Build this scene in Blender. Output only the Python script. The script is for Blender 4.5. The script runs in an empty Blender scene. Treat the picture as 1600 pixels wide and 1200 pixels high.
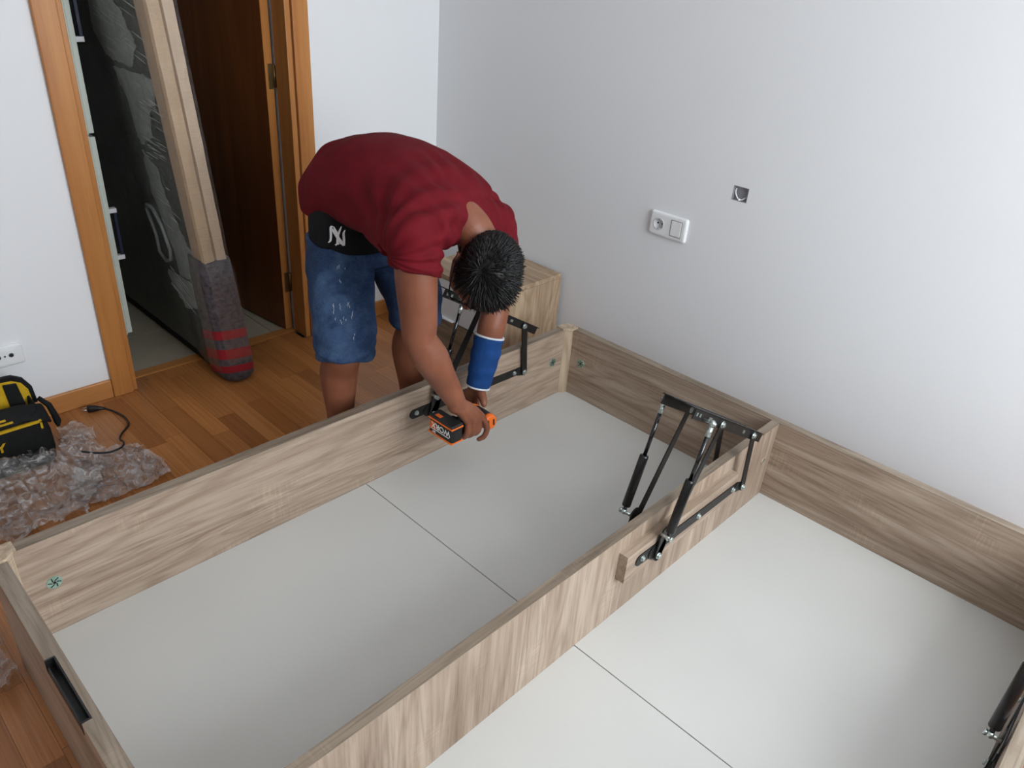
import bpy, bmesh, math, random
from mathutils import Vector, Matrix, noise

random.seed(7)
scene = bpy.context.scene
col = scene.collection

# ------------------------------------------------------------------ camera
CAM = Vector((0.0, 0.0, 1.5244))
RR = ((0.69727781, -0.71313928, 0.07236034),      # image right
      (-0.30827589, -0.38948384, -0.86791032),    # image down
      (0.64712412, 0.58286766, -0.49142208))      # forward
cam = bpy.data.objects.new('camera', bpy.data.cameras.new('camera'))
col.objects.link(cam)
m = Matrix.Identity(4)
for i in range(3):
    m[i][0] = RR[0][i]
    m[i][1] = -RR[1][i]
    m[i][2] = -RR[2][i]
    m[i][3] = CAM[i]
cam.matrix_world = m
cam.data.sensor_width = 36.0
cam.data.lens = 1182.95 / 1600 * 36.0
cam.data.clip_start = 0.02
scene.camera = cam

# ------------------------------------------------------------------ daylight
world = bpy.data.worlds.new('sky')
scene.world = world
world.use_nodes = True
bg = world.node_tree.nodes['Background']
bg.inputs['Color'].default_value = (0.87, 0.935, 1.0, 1)
bg.inputs['Strength'].default_value = 7.6
WIN = (0.35, 2.2, 0.80, 2.42)                     # window opening x0, x1, z0, z1
YF = -1.45                                         # wall behind the camera
pl = bpy.data.lights.new('window_portal', 'AREA')
pl.shape = 'RECTANGLE'
pl.size = WIN[1] - WIN[0]
pl.size_y = WIN[3] - WIN[2]
pl.cycles.is_portal = True
plo = bpy.data.objects.new('window_portal', pl)
plo.location = ((WIN[0] + WIN[1]) / 2, YF - 0.10, (WIN[2] + WIN[3]) / 2)
plo.rotation_euler = (math.radians(90), 0, 0)      # -Z axis points to +Y, into the room
col.objects.link(plo)
scene.view_settings.view_transform = 'Standard'
scene.view_settings.look = 'None'
scene.view_settings.gamma = 1.0
scene.view_settings.use_curve_mapping = False
scene.view_settings.exposure = 0.80


# ------------------------------------------------------------------ helpers
def tag(o, label=None, cat=None, group=None, kind=None):
    if label: o['label'] = label
    if cat: o['category'] = cat
    if group: o['group'] = group
    if kind: o['kind'] = kind
    return o


def empty(name, loc):
    o = bpy.data.objects.new(name, None)
    o.location = loc
    o.empty_display_size = 0.05
    col.objects.link(o)
    return o


def wloc(o):
    v = Vector((0, 0, 0))
    while o is not None:
        v += o.location
        o = o.parent
    return v


def link_mesh(name, me, mat, parent=None, loc=None):
    """mesh given in world coordinates (when parented, moved into the parent's frame)"""
    o = bpy.data.objects.new(name, me)
    if mat is not None and not me.materials:
        me.materials.append(mat)
    col.objects.link(o)
    if parent is not None:
        o.parent = parent
        off = wloc(parent)
    else:
        off = Vector(loc) if loc is not None else Vector((0, 0, 0))
        o.location = off
    if off.length > 0:
        me.transform(Matrix.Translation(-off))
    return o


class MB:
    def __init__(self):
        self.bm = bmesh.new()
        self.smooth = []

    def box(self, x0, x1, y0, y1, z0, z1, mat=None, bevel=0.0):
        v = [self.bm.verts.new(p) for p in ((x0, y0, z0), (x1, y0, z0), (x1, y1, z0), (x0, y1, z0),
                                             (x0, y0, z1), (x1, y0, z1), (x1, y1, z1), (x0, y1, z1))]
        fs = []
        for f in ((0, 3, 2, 1), (4, 5, 6, 7), (0, 1, 5, 4), (1, 2, 6, 5), (2, 3, 7, 6), (3, 0, 4, 7)):
            fs.append(self.bm.faces.new([v[i] for i in f]))
        if bevel:
            es = list({e for f in fs for e in f.edges})
            bmesh.ops.bevel(self.bm, geom=es, offset=bevel, segments=2, affect='EDGES', profile=0.5)
        elif mat is not None:
            bmesh.ops.transform(self.bm, matrix=mat, verts=v)
        return v

    def obox(self, c, ax, half, bevel=0.0):
        """oriented box: centre, three axis vectors, half sizes"""
        c = Vector(c)
        A = [Vector(a).normalized() * h for a, h in zip(ax, half)]
        v = []
        for sz in (-1, 1):
            for sx, sy in ((-1, -1), (1, -1), (1, 1), (-1, 1)):
                v.append(self.bm.verts.new(c + A[0] * sx + A[1] * sy + A[2] * sz))
        fs = []
        for f in ((0, 3, 2, 1), (4, 5, 6, 7), (0, 1, 5, 4), (1, 2, 6, 5), (2, 3, 7, 6), (3, 0, 4, 7)):
            fs.append(self.bm.faces.new([v[i] for i in f]))
        if bevel:
            es = list({e for f in fs for e in f.edges})
            bmesh.ops.bevel(self.bm, geom=es, offset=bevel, segments=3, affect='EDGES', profile=0.5)
        return self

    def ring(self, pts):
        return [self.bm.verts.new(p) for p in pts]

    def skin(self, rings, caps=True, closed=True, smooth=True):
        n = len(rings[0])
        for a, b in zip(rings[:-1], rings[1:]):
            for i in range(n if closed else n - 1):
                j = (i + 1) % n
                f = self.bm.faces.new((a[i], a[j], b[j], b[i]))
                f.smooth = smooth
        if caps:
            self.bm.faces.new(list(reversed(rings[0])))
            self.bm.faces.new(rings[-1])

    def tube(self, pts, rad, seg=12, caps=True, round_ends=False):
        pts = [Vector(p) for p in pts]
        if not isinstance(rad, (list, tuple)):
            rad = [rad] * len(pts)
        rings = []
        t0 = None
        up = None
        N = len(pts)
        for i, p in enumerate(pts):
            t = (pts[min(i + 1, N - 1)] - pts[max(i - 1, 0)]).normalized()
            if up is None:
                up = Vector((0, 0, 1)) if abs(t.z) < 0.9 else Vector((1, 0, 0))
            u = (up - t * up.dot(t)).normalized()
            up = u
            w = t.cross(u)
            rings.append(self.ring([p + (u * math.cos(2 * math.pi * k / seg) + w * math.sin(2 * math.pi * k / seg)) * rad[i]
                                    for k in range(seg)]))
        self.skin(rings, caps)
        return self

    def cyl(self, a, b, r, seg=16, r2=None):
        return self.tube([a, b], [r, r if r2 is None else r2], seg)

    def prism(self, poly, axis, h0, h1):
        """extrude a 2-D polygon along an axis ('x','y','z'); poly holds the other two coordinates in order"""
        def P(a, b, h):
            return {'x': (h, a, b), 'y': (a, h, b), 'z': (a, b, h)}[axis]
        r0 = self.ring([P(a, b, h0) for a, b in poly])
        r1 = self.ring([P(a, b, h1) for a, b in poly])
        self.skin([r0, r1], True, True, False)
        return self

    def ball(self, c, r, seg=16, rings=10, scale=(1, 1, 1), rot=None):
        mt = Matrix.Translation(c) @ (rot.to_4x4() if rot is not None else Matrix.Identity(4)) @ \
            Matrix.Diagonal((r * scale[0], r * scale[1], r * scale[2], 1))
        g = bmesh.ops.create_uvsphere(self.bm, u_segments=seg, v_segments=rings, radius=1.0, matrix=mt)
        for v in g['verts']:
            for f in v.link_faces:
                f.smooth = True
        return self

    def build(self, name, mat, parent=None, loc=None, bevel=0.0):
        bmesh.ops.recalc_face_normals(self.bm, faces=self.bm.faces[:])
        if bevel:
            es = [e for e in self.bm.edges if len(e.link_faces) == 2 and e.calc_face_angle(0) > 0.6]
            bmesh.ops.bevel(self.bm, geom=es, offset=bevel, segments=2, affect='EDGES', profile=0.5)
        me = bpy.data.meshes.new(name)
        self.bm.to_mesh(me)
        self.bm.free()
        return link_mesh(name, me, mat, parent, loc)


def capsule2(a, b, ra, rb, n=14):
    """2-D outline of a plate with round ends from a to b"""
    a = Vector((a[0], a[1])); b = Vector((b[0], b[1]))
    d = (b - a)
    ang = math.atan2(d.y, d.x)
    out = []
    for k in range(n + 1):
        t = ang + math.pi / 2 + math.pi * k / n
        out.append((a.x + ra * math.cos(t), a.y + ra * math.sin(t)))
    for k in range(n + 1):
        t = ang - math.pi / 2 + math.pi * k / n
        out.append((b.x + rb * math.cos(t), b.y + rb * math.sin(t)))
    return out


# ------------------------------------------------------------------ materials
def S(r, g, b):
    """sRGB 0-255 to linear"""
    def f(c):
        c /= 255.0
        return c / 12.92 if c <= 0.04045 else ((c + 0.055) / 1.055) ** 2.4
    return (f(r), f(g), f(b), 1.0)


class NT:
    def __init__(self, name):
        self.m = bpy.data.materials.new(name)
        self.m.use_nodes = True
        self.t = self.m.node_tree
        self.p = self.t.nodes['Principled BSDF']

    def n(self, kind, **kw):
        nd = self.t.nodes.new(kind)
        for k, v in kw.items():
            if k in nd.inputs:
                nd.inputs[k].default_value = v
            else:
                setattr(nd, k, v)
        return nd

    def l(self, a, b):
        self.t.links.new(a, b)

    def ramp(self, fac, stops):
        r = self.n('ShaderNodeValToRGB')
        while len(r.color_ramp.elements) < len(stops):
            r.color_ramp.elements.new(0.5)
        for e, (p, c) in zip(r.color_ramp.elements, stops):
            e.position = p
            e.color = c
        self.l(fac, r.inputs['Fac'])
        return r.outputs['Color']

    def coords(self, scale=(1, 1, 1), kind='Object', rot=(0, 0, 0)):
        tc = self.n('ShaderNodeTexCoord')
        mp = self.n('ShaderNodeMapping')
        mp.inputs['Scale'].default_value = scale
        mp.inputs['Rotation'].default_value = rot
        self.l(tc.outputs[kind], mp.inputs['Vector'])
        return mp.outputs['Vector']

    def noise(self, vec, scale=1.0, detail=4.0, rough=0.5, dist=0.0):
        nd = self.n('ShaderNodeTexNoise')
        nd.inputs['Scale'].default_value = scale
        nd.inputs['Detail'].default_value = detail
        nd.inputs['Roughness'].default_value = rough
        nd.inputs['Distortion'].default_value = dist
        self.l(vec, nd.inputs['Vector'])
        return nd.outputs['Fac']

    def mix(self, fac, a, b, mode='MIX'):
        nd = self.n('ShaderNodeMix')
        nd.data_type = 'RGBA'
        nd.blend_type = mode
        for src, i in ((fac, 0), (a, 6), (b, 7)):
            if hasattr(src, 'is_output') or hasattr(src, 'links'):
                self.l(src, nd.inputs[i])
            else:
                nd.inputs[i].default_value = src
        return nd.outputs[2]

    def bump(self, h, strength=0.3, dist=0.01):
        b = self.n('ShaderNodeBump')
        b.inputs['Strength'].default_value = strength
        b.inputs['Distance'].default_value = dist
        self.l(h, b.inputs['Height'])
        self.l(b.outputs['Normal'], self.p.inputs['Normal'])


MATS = {}


def plain(name, rgb, rough=0.5, metal=0.0, spec=0.5, var=0.06, vscale=20.0, bump=0.0, bscale=200.0):
    t = NT(name)
    v = t.coords()
    nz = t.noise(v, vscale, 3)
    c = S(*rgb)
    lo = tuple(x * (1 - var) for x in c[:3]) + (1,)
    hi = tuple(min(1, x * (1 + var)) for x in c[:3]) + (1,)
    t.l(t.ramp(nz, [(0.3, lo), (0.7, hi)]), t.p.inputs['Base Color'])
    t.p.inputs['Roughness'].default_value = rough
    t.p.inputs['Metallic'].default_value = metal
    t.p.inputs['Specular IOR Level'].default_value = spec
    if bump:
        t.bump(t.noise(v, bscale, 2), bump, 0.002)
    MATS[name] = t.m
    return t.m


def laminate(name, axis, dark=(138, 117, 99), mid=(165, 145, 127), light=(186, 168, 150), rough=0.45, seed=0.0):
    """grey-brown oak laminate, grain along the given axis"""
    t = NT(name)
    i = 'xyz'.index(axis)
    s1 = [13.0] * 3; s1[i] = 0.9
    s2 = [170.0] * 3; s2[i] = 7.0
    s3 = [3.0] * 3; s3[i] = 0.6
    tc = t.n('ShaderNodeTexCoord')
    ad = t.n('ShaderNodeVectorMath', operation='ADD')
    ad.inputs[1].default_value = (seed, seed * 1.7, seed * 0.6)
    t.l(tc.outputs['Object'], ad.inputs[0])

    def mp(s):
        k = t.n('ShaderNodeMapping')
        k.inputs['Scale'].default_value = s
        t.l(ad.outputs[0], k.inputs['Vector'])
        return k.outputs['Vector']
    a = t.noise(mp(s1), 1.0, 6, 0.6, 1.6)
    b = t.noise(mp(s2), 1.0, 4, 0.65, 0.4)
    c = t.noise(mp(s3), 1.0, 2, 0.5, 0.8)
    s4 = [6.5] * 3; s4[i] = 0.55
    ring = t.noise(mp(s4), 1.0, 3, 0.45, 0.6)
    k1 = t.n('ShaderNodeMath', operation='MULTIPLY'); k1.inputs[1].default_value = 95.0
    t.l(ring, k1.inputs[0])
    k2 = t.n('ShaderNodeMath', operation='SINE'); t.l(k1.outputs[0], k2.inputs[0])
    k3 = t.n('ShaderNodeMath', operation='MULTIPLY_ADD'); k3.inputs[1].default_value = 0.5; k3.inputs[2].default_value = 0.5
    t.l(k2.outputs[0], k3.inputs[0])
    lines = t.ramp(k3.outputs[0], [(0.0, (0.80, 0.77, 0.74, 1)), (0.35, (0.97, 0.97, 0.97, 1)), (1.0, (1.04, 1.04, 1.04, 1))])
    s5 = [16.0] * 3; s5[i] = 210.0
    saw = t.noise(mp(s5), 1.0, 2, 0.5, 0.0)
    s6 = [7.0] * 3; s6[i] = 5.0
    blot = t.noise(mp(s6), 1.0, 2, 0.5, 0.0)
    sm = t.n('ShaderNodeMapRange'); sm.inputs['From Min'].default_value = 0.55; sm.inputs['From Max'].default_value = 0.68
    t.l(blot, sm.inputs['Value'])
    sawc = t.ramp(saw, [(0.45, (1, 1, 1, 1)), (0.66, (1.22, 1.22, 1.20, 1))])
    base = t.ramp(a, [(0.28, S(*dark)), (0.48, S(*mid)), (0.72, S(*light))])
    fine = t.ramp(b, [(0.30, (0.55, 0.51, 0.47, 1)), (0.48, (0.95, 0.95, 0.95, 1)), (0.75, (1.10, 1.10, 1.10, 1))])
    broad = t.ramp(c, [(0.3, (0.88, 0.87, 0.86, 1)), (0.7, (1.07, 1.07, 1.07, 1))])
    q = t.mix(0.65, base, fine, 'MULTIPLY')
    q = t.mix(1.0, q, broad, 'MULTIPLY')
    q = t.mix(0.8, q, lines, 'MULTIPLY')
    q = t.mix(sm.outputs[0], q, t.mix(1.0, q, sawc, 'MULTIPLY'))
    t.l(q, t.p.inputs['Base Color'])
    t.p.inputs['Roughness'].default_value = rough
    t.p.inputs['Specular IOR Level'].default_value = 0.35
    t.bump(b, 0.12, 0.001)
    MATS[name] = t.m
    return t.m


def beech(name, axis, dark, light, rough=0.4, rnd=0.0):
    t = NT(name)
    i = 'xyz'.index(axis)
    s1 = [9.0] * 3; s1[i] = 0.7
    s2 = [90.0] * 3; s2[i] = 4.0
    tc = t.n('ShaderNodeTexCoord')
    src = tc.outputs['Object']
    oi = t.n('ShaderNodeObjectInfo')
    if rnd:
        cb = t.n('ShaderNodeCombineXYZ')
        ml = t.n('ShaderNodeMath', operation='MULTIPLY')
        ml.inputs[1].default_value = 37.0
        t.l(oi.outputs['Random'], ml.inputs[0])
        for k in 'XYZ':
            t.l(ml.outputs[0], cb.inputs[k])
        ad = t.n('ShaderNodeVectorMath', operation='ADD')
        t.l(src, ad.inputs[0]); t.l(cb.outputs[0], ad.inputs[1])
        src = ad.outputs[0]

    def mp(s):
        k = t.n('ShaderNodeMapping')
        k.inputs['Scale'].default_value = s
        t.l(src, k.inputs['Vector'])
        return k.outputs['Vector']
    a = t.noise(mp(s1), 1.0, 5, 0.55, 0.8)
    b = t.noise(mp(s2), 1.0, 3, 0.6, 0.2)
    base = t.ramp(a, [(0.25, S(*dark)), (0.75, S(*light))])
    fine = t.ramp(b, [(0.3, (0.84, 0.8, 0.76, 1)), (0.55, (1, 1, 1, 1))])
    q = t.mix(0.7, base, fine, 'MULTIPLY')
    if rnd:
        tone = t.ramp(oi.outputs['Random'], [(0.0, (0.66, 0.58, 0.52, 1)), (0.18, (0.88, 0.84, 0.80, 1)),
                                             (0.6, (1.0, 1.0, 1.0, 1)), (1.0, (1.14, 1.14, 1.12, 1))])
        q = t.mix(rnd, q, tone, 'MULTIPLY')
    t.l(q, t.p.inputs['Base Color'])
    t.p.inputs['Roughness'].default_value = rough
    t.p.inputs['Specular IOR Level'].default_value = 0.4
    MATS[name] = t.m
    return t.m


def paint(name, rgb):
    t = NT(name)
    v = t.coords()
    nz = t.noise(v, 1.2, 3)
    c = S(*rgb)
    t.l(t.ramp(nz, [(0.3, tuple(x * 0.975 for x in c[:3]) + (1,)), (0.7, c)]), t.p.inputs['Base Color'])
    t.p.inputs['Roughness'].default_value = 0.85
    t.p.inputs['Specular IOR Level'].default_value = 0.2
    t.bump(t.noise(v, 160, 3), 0.05, 0.001)
    MATS[name] = t.m
    return t.m


WALL = paint('wall_paint', (232, 233, 234))
CEIL = paint('ceiling_paint', (240, 240, 238))
HALLW = paint('hall_paint', (205, 200, 190))
OAK_X = laminate('oak_laminate_x', 'x')
OAK_Y = laminate('oak_laminate_y', 'y', seed=3.1)
OAK_Z = laminate('oak_laminate_z', 'z', seed=5.3)
OAK_NS = laminate('oak_nightstand', 'z', (134, 108, 82), (170, 145, 118), (196, 172, 144), seed=8.0)
OAK_NT = laminate('oak_nightstand_top', 'y', (134, 108, 82), (170, 145, 118), (196, 172, 144), seed=9.0)
EDGE_X = laminate('oak_edge_x', 'x', (112, 98, 84), (138, 123, 107), (160, 146, 130), seed=11.0)
EDGE_Y = laminate('oak_edge_y', 'y', (112, 98, 84), (138, 123, 107), (160, 146, 130), seed=13.0)
POST = laminate('post_foil', 'z', (164, 144, 122), (182, 162, 138), (196, 178, 154), rough=0.4, seed=2.0)
PLANK = beech('parquet_beech', 'y', (156, 98, 50), (190, 130, 78), 0.32, rnd=1.0)
TRIMW = beech('beech_trim_vertical', 'z', (166, 104, 48), (196, 136, 76), 0.38)
TRIMH = beech('beech_trim_horizontal', 'x', (170, 108, 52), (198, 138, 80), 0.38)
DOORW = beech('beech_door', 'z', (104, 56, 24), (134, 78, 38), 0.4)
WHITE_BOARD = plain('white_melamine', (204, 203, 198), 0.35, var=0.02, vscale=3)
WHITE_PL = plain('white_plastic', (232, 233, 233), 0.3, var=0.01)
BLACK_ST = plain('black_steel', (30, 29, 28), 0.42, 0.3, var=0.15)
BLACK_PL = plain('black_plastic', (22, 23, 23), 0.45, var=0.12)
BLACK_GL = plain('black_gas_cylinder', (16, 16, 17), 0.25, var=0.1)
ZINC = plain('zinc_steel', (190, 200, 196), 0.28, 0.9, var=0.1)
CHROME = plain('polished_rod', (70, 70, 72), 0.15, 0.95, var=0.05)
ZINC_G = plain('zinc_green', (165, 195, 180), 0.35, 0.8, var=0.2, vscale=90)
BRASS = plain('aged_brass', (128, 108, 70), 0.35, 0.8, var=0.15)
DARKGAP = plain('dark_gap', (20, 17, 14), 0.9)
GREYPL = plain('grey_plastic', (140, 140, 145), 0.5, var=0.1)
TILE = plain('hall_tile', (176, 166, 146), 0.35, var=0.08, vscale=9)
GROUT = plain('tile_grout', (110, 100, 86), 0.9)

# ------------------------------------------------------------------ room shell
XW, YB, XL, ZC = 2.3221, 2.6751, -1.7, 2.55
YH = 4.3          # far end of hall
T = 0.12


def struct(name, mb, mat, parent=None, label=None):
    o = mb.build(name, mat, parent)
    o['kind'] = 'structure'
    if label: o['label'] = label
    return o


fl = MB(); fl.box(XL, XW, YF, YB + 0.075, -0.06, -0.012)
floor = struct('floor', fl, DARKGAP, label='warm brown beech strip parquet floor of the bedroom')
mb = MB(); mb.box(XL - T, XW + T, YF - T, YB + T, ZC, ZC + 0.1)
struct('ceiling', mb, CEIL, label='white ceiling above the bedroom')
mb = MB(); mb.box(XW, XW + T, YF - T, YB + T, -0.06, ZC)
# the recessed empty box is cut by leaving a hole: build the wall from strips round it
mb.bm.free()
HB = (1.129, 1.185, 0.874, 0.922)      # y0 y1 z0 z1 of the open wall box
mb = MB()
mb.box(XW, XW + T, YF - T, HB[0], -0.06, ZC)
mb.box(XW, XW + T, HB[1], YB + T, -0.06, ZC)
mb.box(XW, XW + T, HB[0], HB[1], -0.06, HB[2])
mb.box(XW, XW + T, HB[0], HB[1], HB[3], ZC)
struct('wall_right', mb, WALL, label='plain white wall behind the head of the bed')
mb = MB(); mb.box(XL - T, XL, YF - T, YB + T, -0.06, ZC)
struct('wall_left', mb, WALL, label='white wall at the far left of the bedroom')
DX0, DX1, DZ = 0.850, 1.600, 2.06      # rough door opening
mb = MB()
mb.box(XL, DX0, YB, YB + T, -0.06, ZC)
mb.box(DX1, XW, YB, YB + T, -0.06, ZC)
mb.box(DX0, DX1, YB, YB + T, DZ, ZC)
struct('wall_back', mb, WALL, label='white wall with the open doorway')
mb = MB()
mb.box(XL, WIN[0], YF - T, YF, -0.06, ZC)
mb.box(WIN[1], XW, YF - T, YF, -0.06, ZC)
mb.box(WIN[0], WIN[1], YF - T, YF, -0.06, WIN[2])
mb.box(WIN[0], WIN[1], YF - T, YF, WIN[3], ZC)
struct('wall_front', mb, WALL, label='white wall with the window behind the camera')

# window in the wall behind the camera
wr = empty('window_1', ((WIN[0] + WIN[1]) / 2, YF - 0.06, WIN[2]))
tag(wr, 'white framed double window opposite the doorway', kind='structure')
fm = MB()
for x in (WIN[0], WIN[1] - 0.05, (WIN[0] + WIN[1]) / 2 - 0.025):
    fm.box(x, x + 0.05, YF - 0.09, YF - 0.03, WIN[2], WIN[3])
fm.box(WIN[0], WIN[1], YF - 0.09, YF - 0.03, WIN[2], WIN[2] + 0.05)
fm.box(WIN[0], WIN[1], YF - 0.09, YF - 0.03, WIN[3] - 0.05, WIN[3])
fm.build('window_frame', WHITE_PL, wr)
gl = NT('window_glass')
tr = gl.n('ShaderNodeBsdfTransparent')
gs = gl.n('ShaderNodeBsdfGlossy'); gs.inputs['Roughness'].default_value = 0.02
mx = gl.n('ShaderNodeMixShader'); mx.inputs[0].default_value = 0.06
gl.l(tr.outputs[0], mx.inputs[1]); gl.l(gs.outputs[0], mx.inputs[2])
gl.l(mx.outputs[0], gl.t.nodes['Material Output'].inputs['Surface'])
xm = (WIN[0] + WIN[1]) / 2
for x0, x1 in ((WIN[0] + 0.05, xm - 0.025), (xm + 0.025, WIN[1] - 0.05)):
    g = MB(); g.box(x0, x1, YF - 0.062, YF - 0.058, WIN[2] + 0.05, WIN[3] - 0.05)
    g.build('pane', gl.m, wr)

# parquet strips: those in view are single planks, the rest one joined part
plank_me = None
SW, BASE_L = 0.0655, 0.40
rest = MB()
rnd = random.Random(3)
nplank = 0
unit = MB(); unit.box(-0.5, 0.5, -0.5, 0.5, -1, 0)
bmesh.ops.recalc_face_normals(unit.bm, faces=unit.bm.faces[:])
plank_me = bpy.data.meshes.new('plank'); unit.bm.to_mesh(plank_me); unit.bm.free()
plank_me.materials.append(PLANK)
k = 0
x = XL
while x < XW - 0.001:
    x1 = min(x + SW, XW)
    y = YF - rnd.uniform(0.0, 0.4)
    yend = YB + 0.075 if (x > DX0 - 0.01 and x1 < DX1 + 0.01) else YB
    while y < yend:
        L = rnd.choice((0.25, 0.32, 0.38, 0.45, 0.55))
        y0, y1 = max(y, YF), min(y + L, yend)
        y += L
        if y1 - y0 < 0.02:
            continue
        seen = (y1 > 1.6 and x1 > -0.15 and x < 1.95) or (0.75 < y1 and y0 < 1.75 and -0.35 < x < 0.2) or \
               (y0 < -0.1 and y1 > -0.35 and 1.1 < x < 1.45)
        g = 0.0006
        if seen:
            o = bpy.data.objects.new('plank', plank_me)
            o.location = ((x + x1) / 2, (y0 + y1) / 2, rnd.uniform(-0.0006, 0.0))
            o.scale = (x1 - x - g, y1 - y0 - g, 0.011)
            o.parent = floor
            col.objects.link(o)
            nplank += 1
        else:
            rest.box(x + g / 2, x1 - g / 2, y0 + g / 2, y1 - g / 2, -0.011, 0.0)
    x = x1
    k += 1
ro = rest.build('plank', PLANK, floor)
ro['kind'] = 'stuff'

# hall beyond the door
mb = MB(); mb.box(0.2, 2.3, YB + 0.07, YH, -0.06, -0.012)
hf = struct('floor_hall', mb, GROUT, label='beige tiled floor of the dark hall')
mb = MB()
tile_u = MB(); tile_u.box(-0.148, 0.148, -0.148, 0.148, -0.011, 0.0)
bmesh.ops.recalc_face_normals(tile_u.bm, faces=tile_u.bm.faces[:])
tile_me = bpy.data.meshes.new('tile'); tile_u.bm.to_mesh(tile_me); tile_u.bm.free()
tile_me.materials.append(TILE)
mb.bm.free()
for i in range(6):
    for j in range(5):
        o = bpy.data.objects.new('tile', tile_me)
        o.location = (0.45 + 0.3 * i, YB + 0.125 + 0.15 + 0.3 * j, 0.0)
        o.parent = hf
        col.objects.link(o)
mb = MB(); mb.box(0.1, 0.2, YB + T, YH, -0.06, ZC); mb.box(2.2, 2.3, YB + T, YH, -0.06, ZC); mb.box(0.1, 2.3, YH, YH + 0.1, -0.06, ZC)
struct('wall_hall', mb, HALLW, label='dim plaster walls of the hall beyond the doorway')
mb = MB(); mb.box(0.1, 2.3, YB + T, YH + 0.1, ZC, ZC + 0.1)
struct('ceiling_hall', mb, CEIL, label='ceiling of the dim hall')

# baseboards
def baseboard(name, x0, x1, y0, y1, label, mat=TRIMH):
    b = MB(); b.box(x0, x1, y0, y1, 0.0, 0.072)
    o = b.build(name, mat, bevel=0.003)
    tag(o, label, kind='structure')
    return o


baseboard('baseboard_back', XL, 0.772, YB - 0.014, YB, 'beech baseboard left of the doorway')
baseboard('baseboard_back', 1.676, XW, YB - 0.014, YB, 'beech baseboard between the doorway and the corner')
baseboard('baseboard_right', XW - 0.014, XW, YF, YB - 0.014, 'beech baseboard along the wall behind the bed', TRIMH)
baseboard('baseboard_left', XL, XL + 0.014, YF, YB - 0.014, 'beech baseboard on the far left wall', TRIMH)

# door casing
def casing(name, x0, x1, y0, y1, z0, z1, label, bev=0.003, mat=TRIMW):
    b = MB(); b.box(x0, x1, y0, y1, z0, z1)
    o = b.build(name, mat, bevel=bev)
    tag(o, label, kind='structure')
    return o


casing('trim_1', 0.773, 0.842, YB - 0.018, YB, 0, DZ + 0.05, 'beech door casing on the left of the doorway')
casing('trim_2', 0.842, 0.860, YB - 0.008, YB + T + 0.01, 0, DZ, 'beech left door jamb')
casing('trim_3', 1.614, 1.680, YB - 0.018, YB, 0, DZ + 0.05, 'beech door casing on the right of the doorway')
casing('trim_4', 1.589, 1.612, YB - 0.008, YB + 0.085, 0, DZ, 'beech right door jamb')
casing('trim_5', 0.773, 1.680, YB - 0.018, YB, DZ + 0.05, DZ + 0.12, 'beech door casing over the doorway', mat=TRIMH)
casing('trim_6', 0.842, 1.612, YB - 0.008, YB + T, DZ, DZ + 0.03, 'beech head jamb over the doorway', mat=TRIMH)
casing('trim_7', 0.860, 1.589, YB + 0.077, YB + 0.122, -0.01, 0.004, 'worn wooden threshold strip under the doorway', 0.0, TRIMH)

# open door leaf
d = empty('door_1', (1.589, 2.782, 0.0))
tag(d, 'dark brown beech door swung open into the hall', kind='structure')
lw, th = 0.72, 0.034
a = math.radians(96)
dv = Vector((math.cos(a), math.sin(a), 0)); nv = Vector((-math.sin(a), math.cos(a), 0))
c = Vector((1.589, 2.782, 0))
b = MB(); b.obox(c + dv * (lw / 2) + nv * (th / 2) + Vector((0, 0, 1.025)), (dv, nv, (0, 0, 1)), (lw / 2, th / 2 - 0.0004, 1.018))
leaf = b.build('leaf', DOORW, d)
b = MB(); b.obox(c + nv * (th / 2) - dv * 0.0008 + Vector((0, 0, 1.025)), (dv, nv, (0, 0, 1)), (0.0015, th / 2, 1.018))
tag(b.build('edge_band', TRIMW, d), 'lighter beech edge strip')
for z in (0.225, 1.06, 1.85):
    b = MB()
    q = c + nv * 0.013 - dv * 0.003 + Vector((0, 0, z))
    b.obox(q, (dv, nv, (0, 0, 1)), (0.001, 0.010, 0.045), 0.0008)
    b.cyl(c - dv * 0.007 - nv * 0.003 + Vector((0, 0, z - 0.040)), c - dv * 0.007 - nv * 0.003 + Vector((0, 0, z + 0.040)), 0.006, 10)
    b.obox(c - dv * 0.004 - nv * 0.004 + Vector((0, 0, z)), (dv, nv, (0, 0, 1)), (0.004, 0.003, 0.036))
    tag(b.build('hinge', BRASS, d), 'brass hinge')
b = MB()
hc = c + dv * (lw - 0.06) + nv * (th + 0.0) + Vector((0, 0, 1.02))
for s in (1, -1):
    base = c + dv * (lw - 0.06) + nv * (th / 2 + s * th / 2) + Vector((0, 0, 1.02))
    b.obox(base + nv * s * 0.004, (dv, nv, (0, 0, 1)), (0.018, 0.004, 0.09), 0.002)
    b.tube([base, base + nv * s * 0.045, base + nv * s * 0.05 - dv * 0.02, base + nv * s * 0.05 - dv * 0.12], 0.008, 10)
b.build('door_handle', BRASS, d)

# ------------------------------------------------------------------ bed frame
ZP, ZT = 0.0444, 0.3155
FX0, FX1 = 0.147, 0.179          # foot rail
HX0, HX1 = 2.077, 2.107          # head rail
RY0, RY1 = 1.598, 1.629          # far side rail
NY0, NY1 = -0.131, -0.100        # near side rail
DY0, DY1 = 0.735, 0.761          # centre divider
bed = empty('bed_frame', (1.127, 0.75, 0.0))
tag(bed, 'grey oak double bed base with white storage panels and gas lifts, half assembled', 'bed')


def rail(name, x0, x1, y0, y1, z0, z1, mat, edge, label):
    t = 0.0022
    b = MB(); b.box(x0, x1, y0, y1, z0, z1 - t)
    o = b.build(name, mat, bed)
    if label: o['label'] = label
    e = MB(); e.box(x0, x1, y0, y1, z1 - t, z1)
    e.build('edge_strip', edge, o)
    return o


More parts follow.
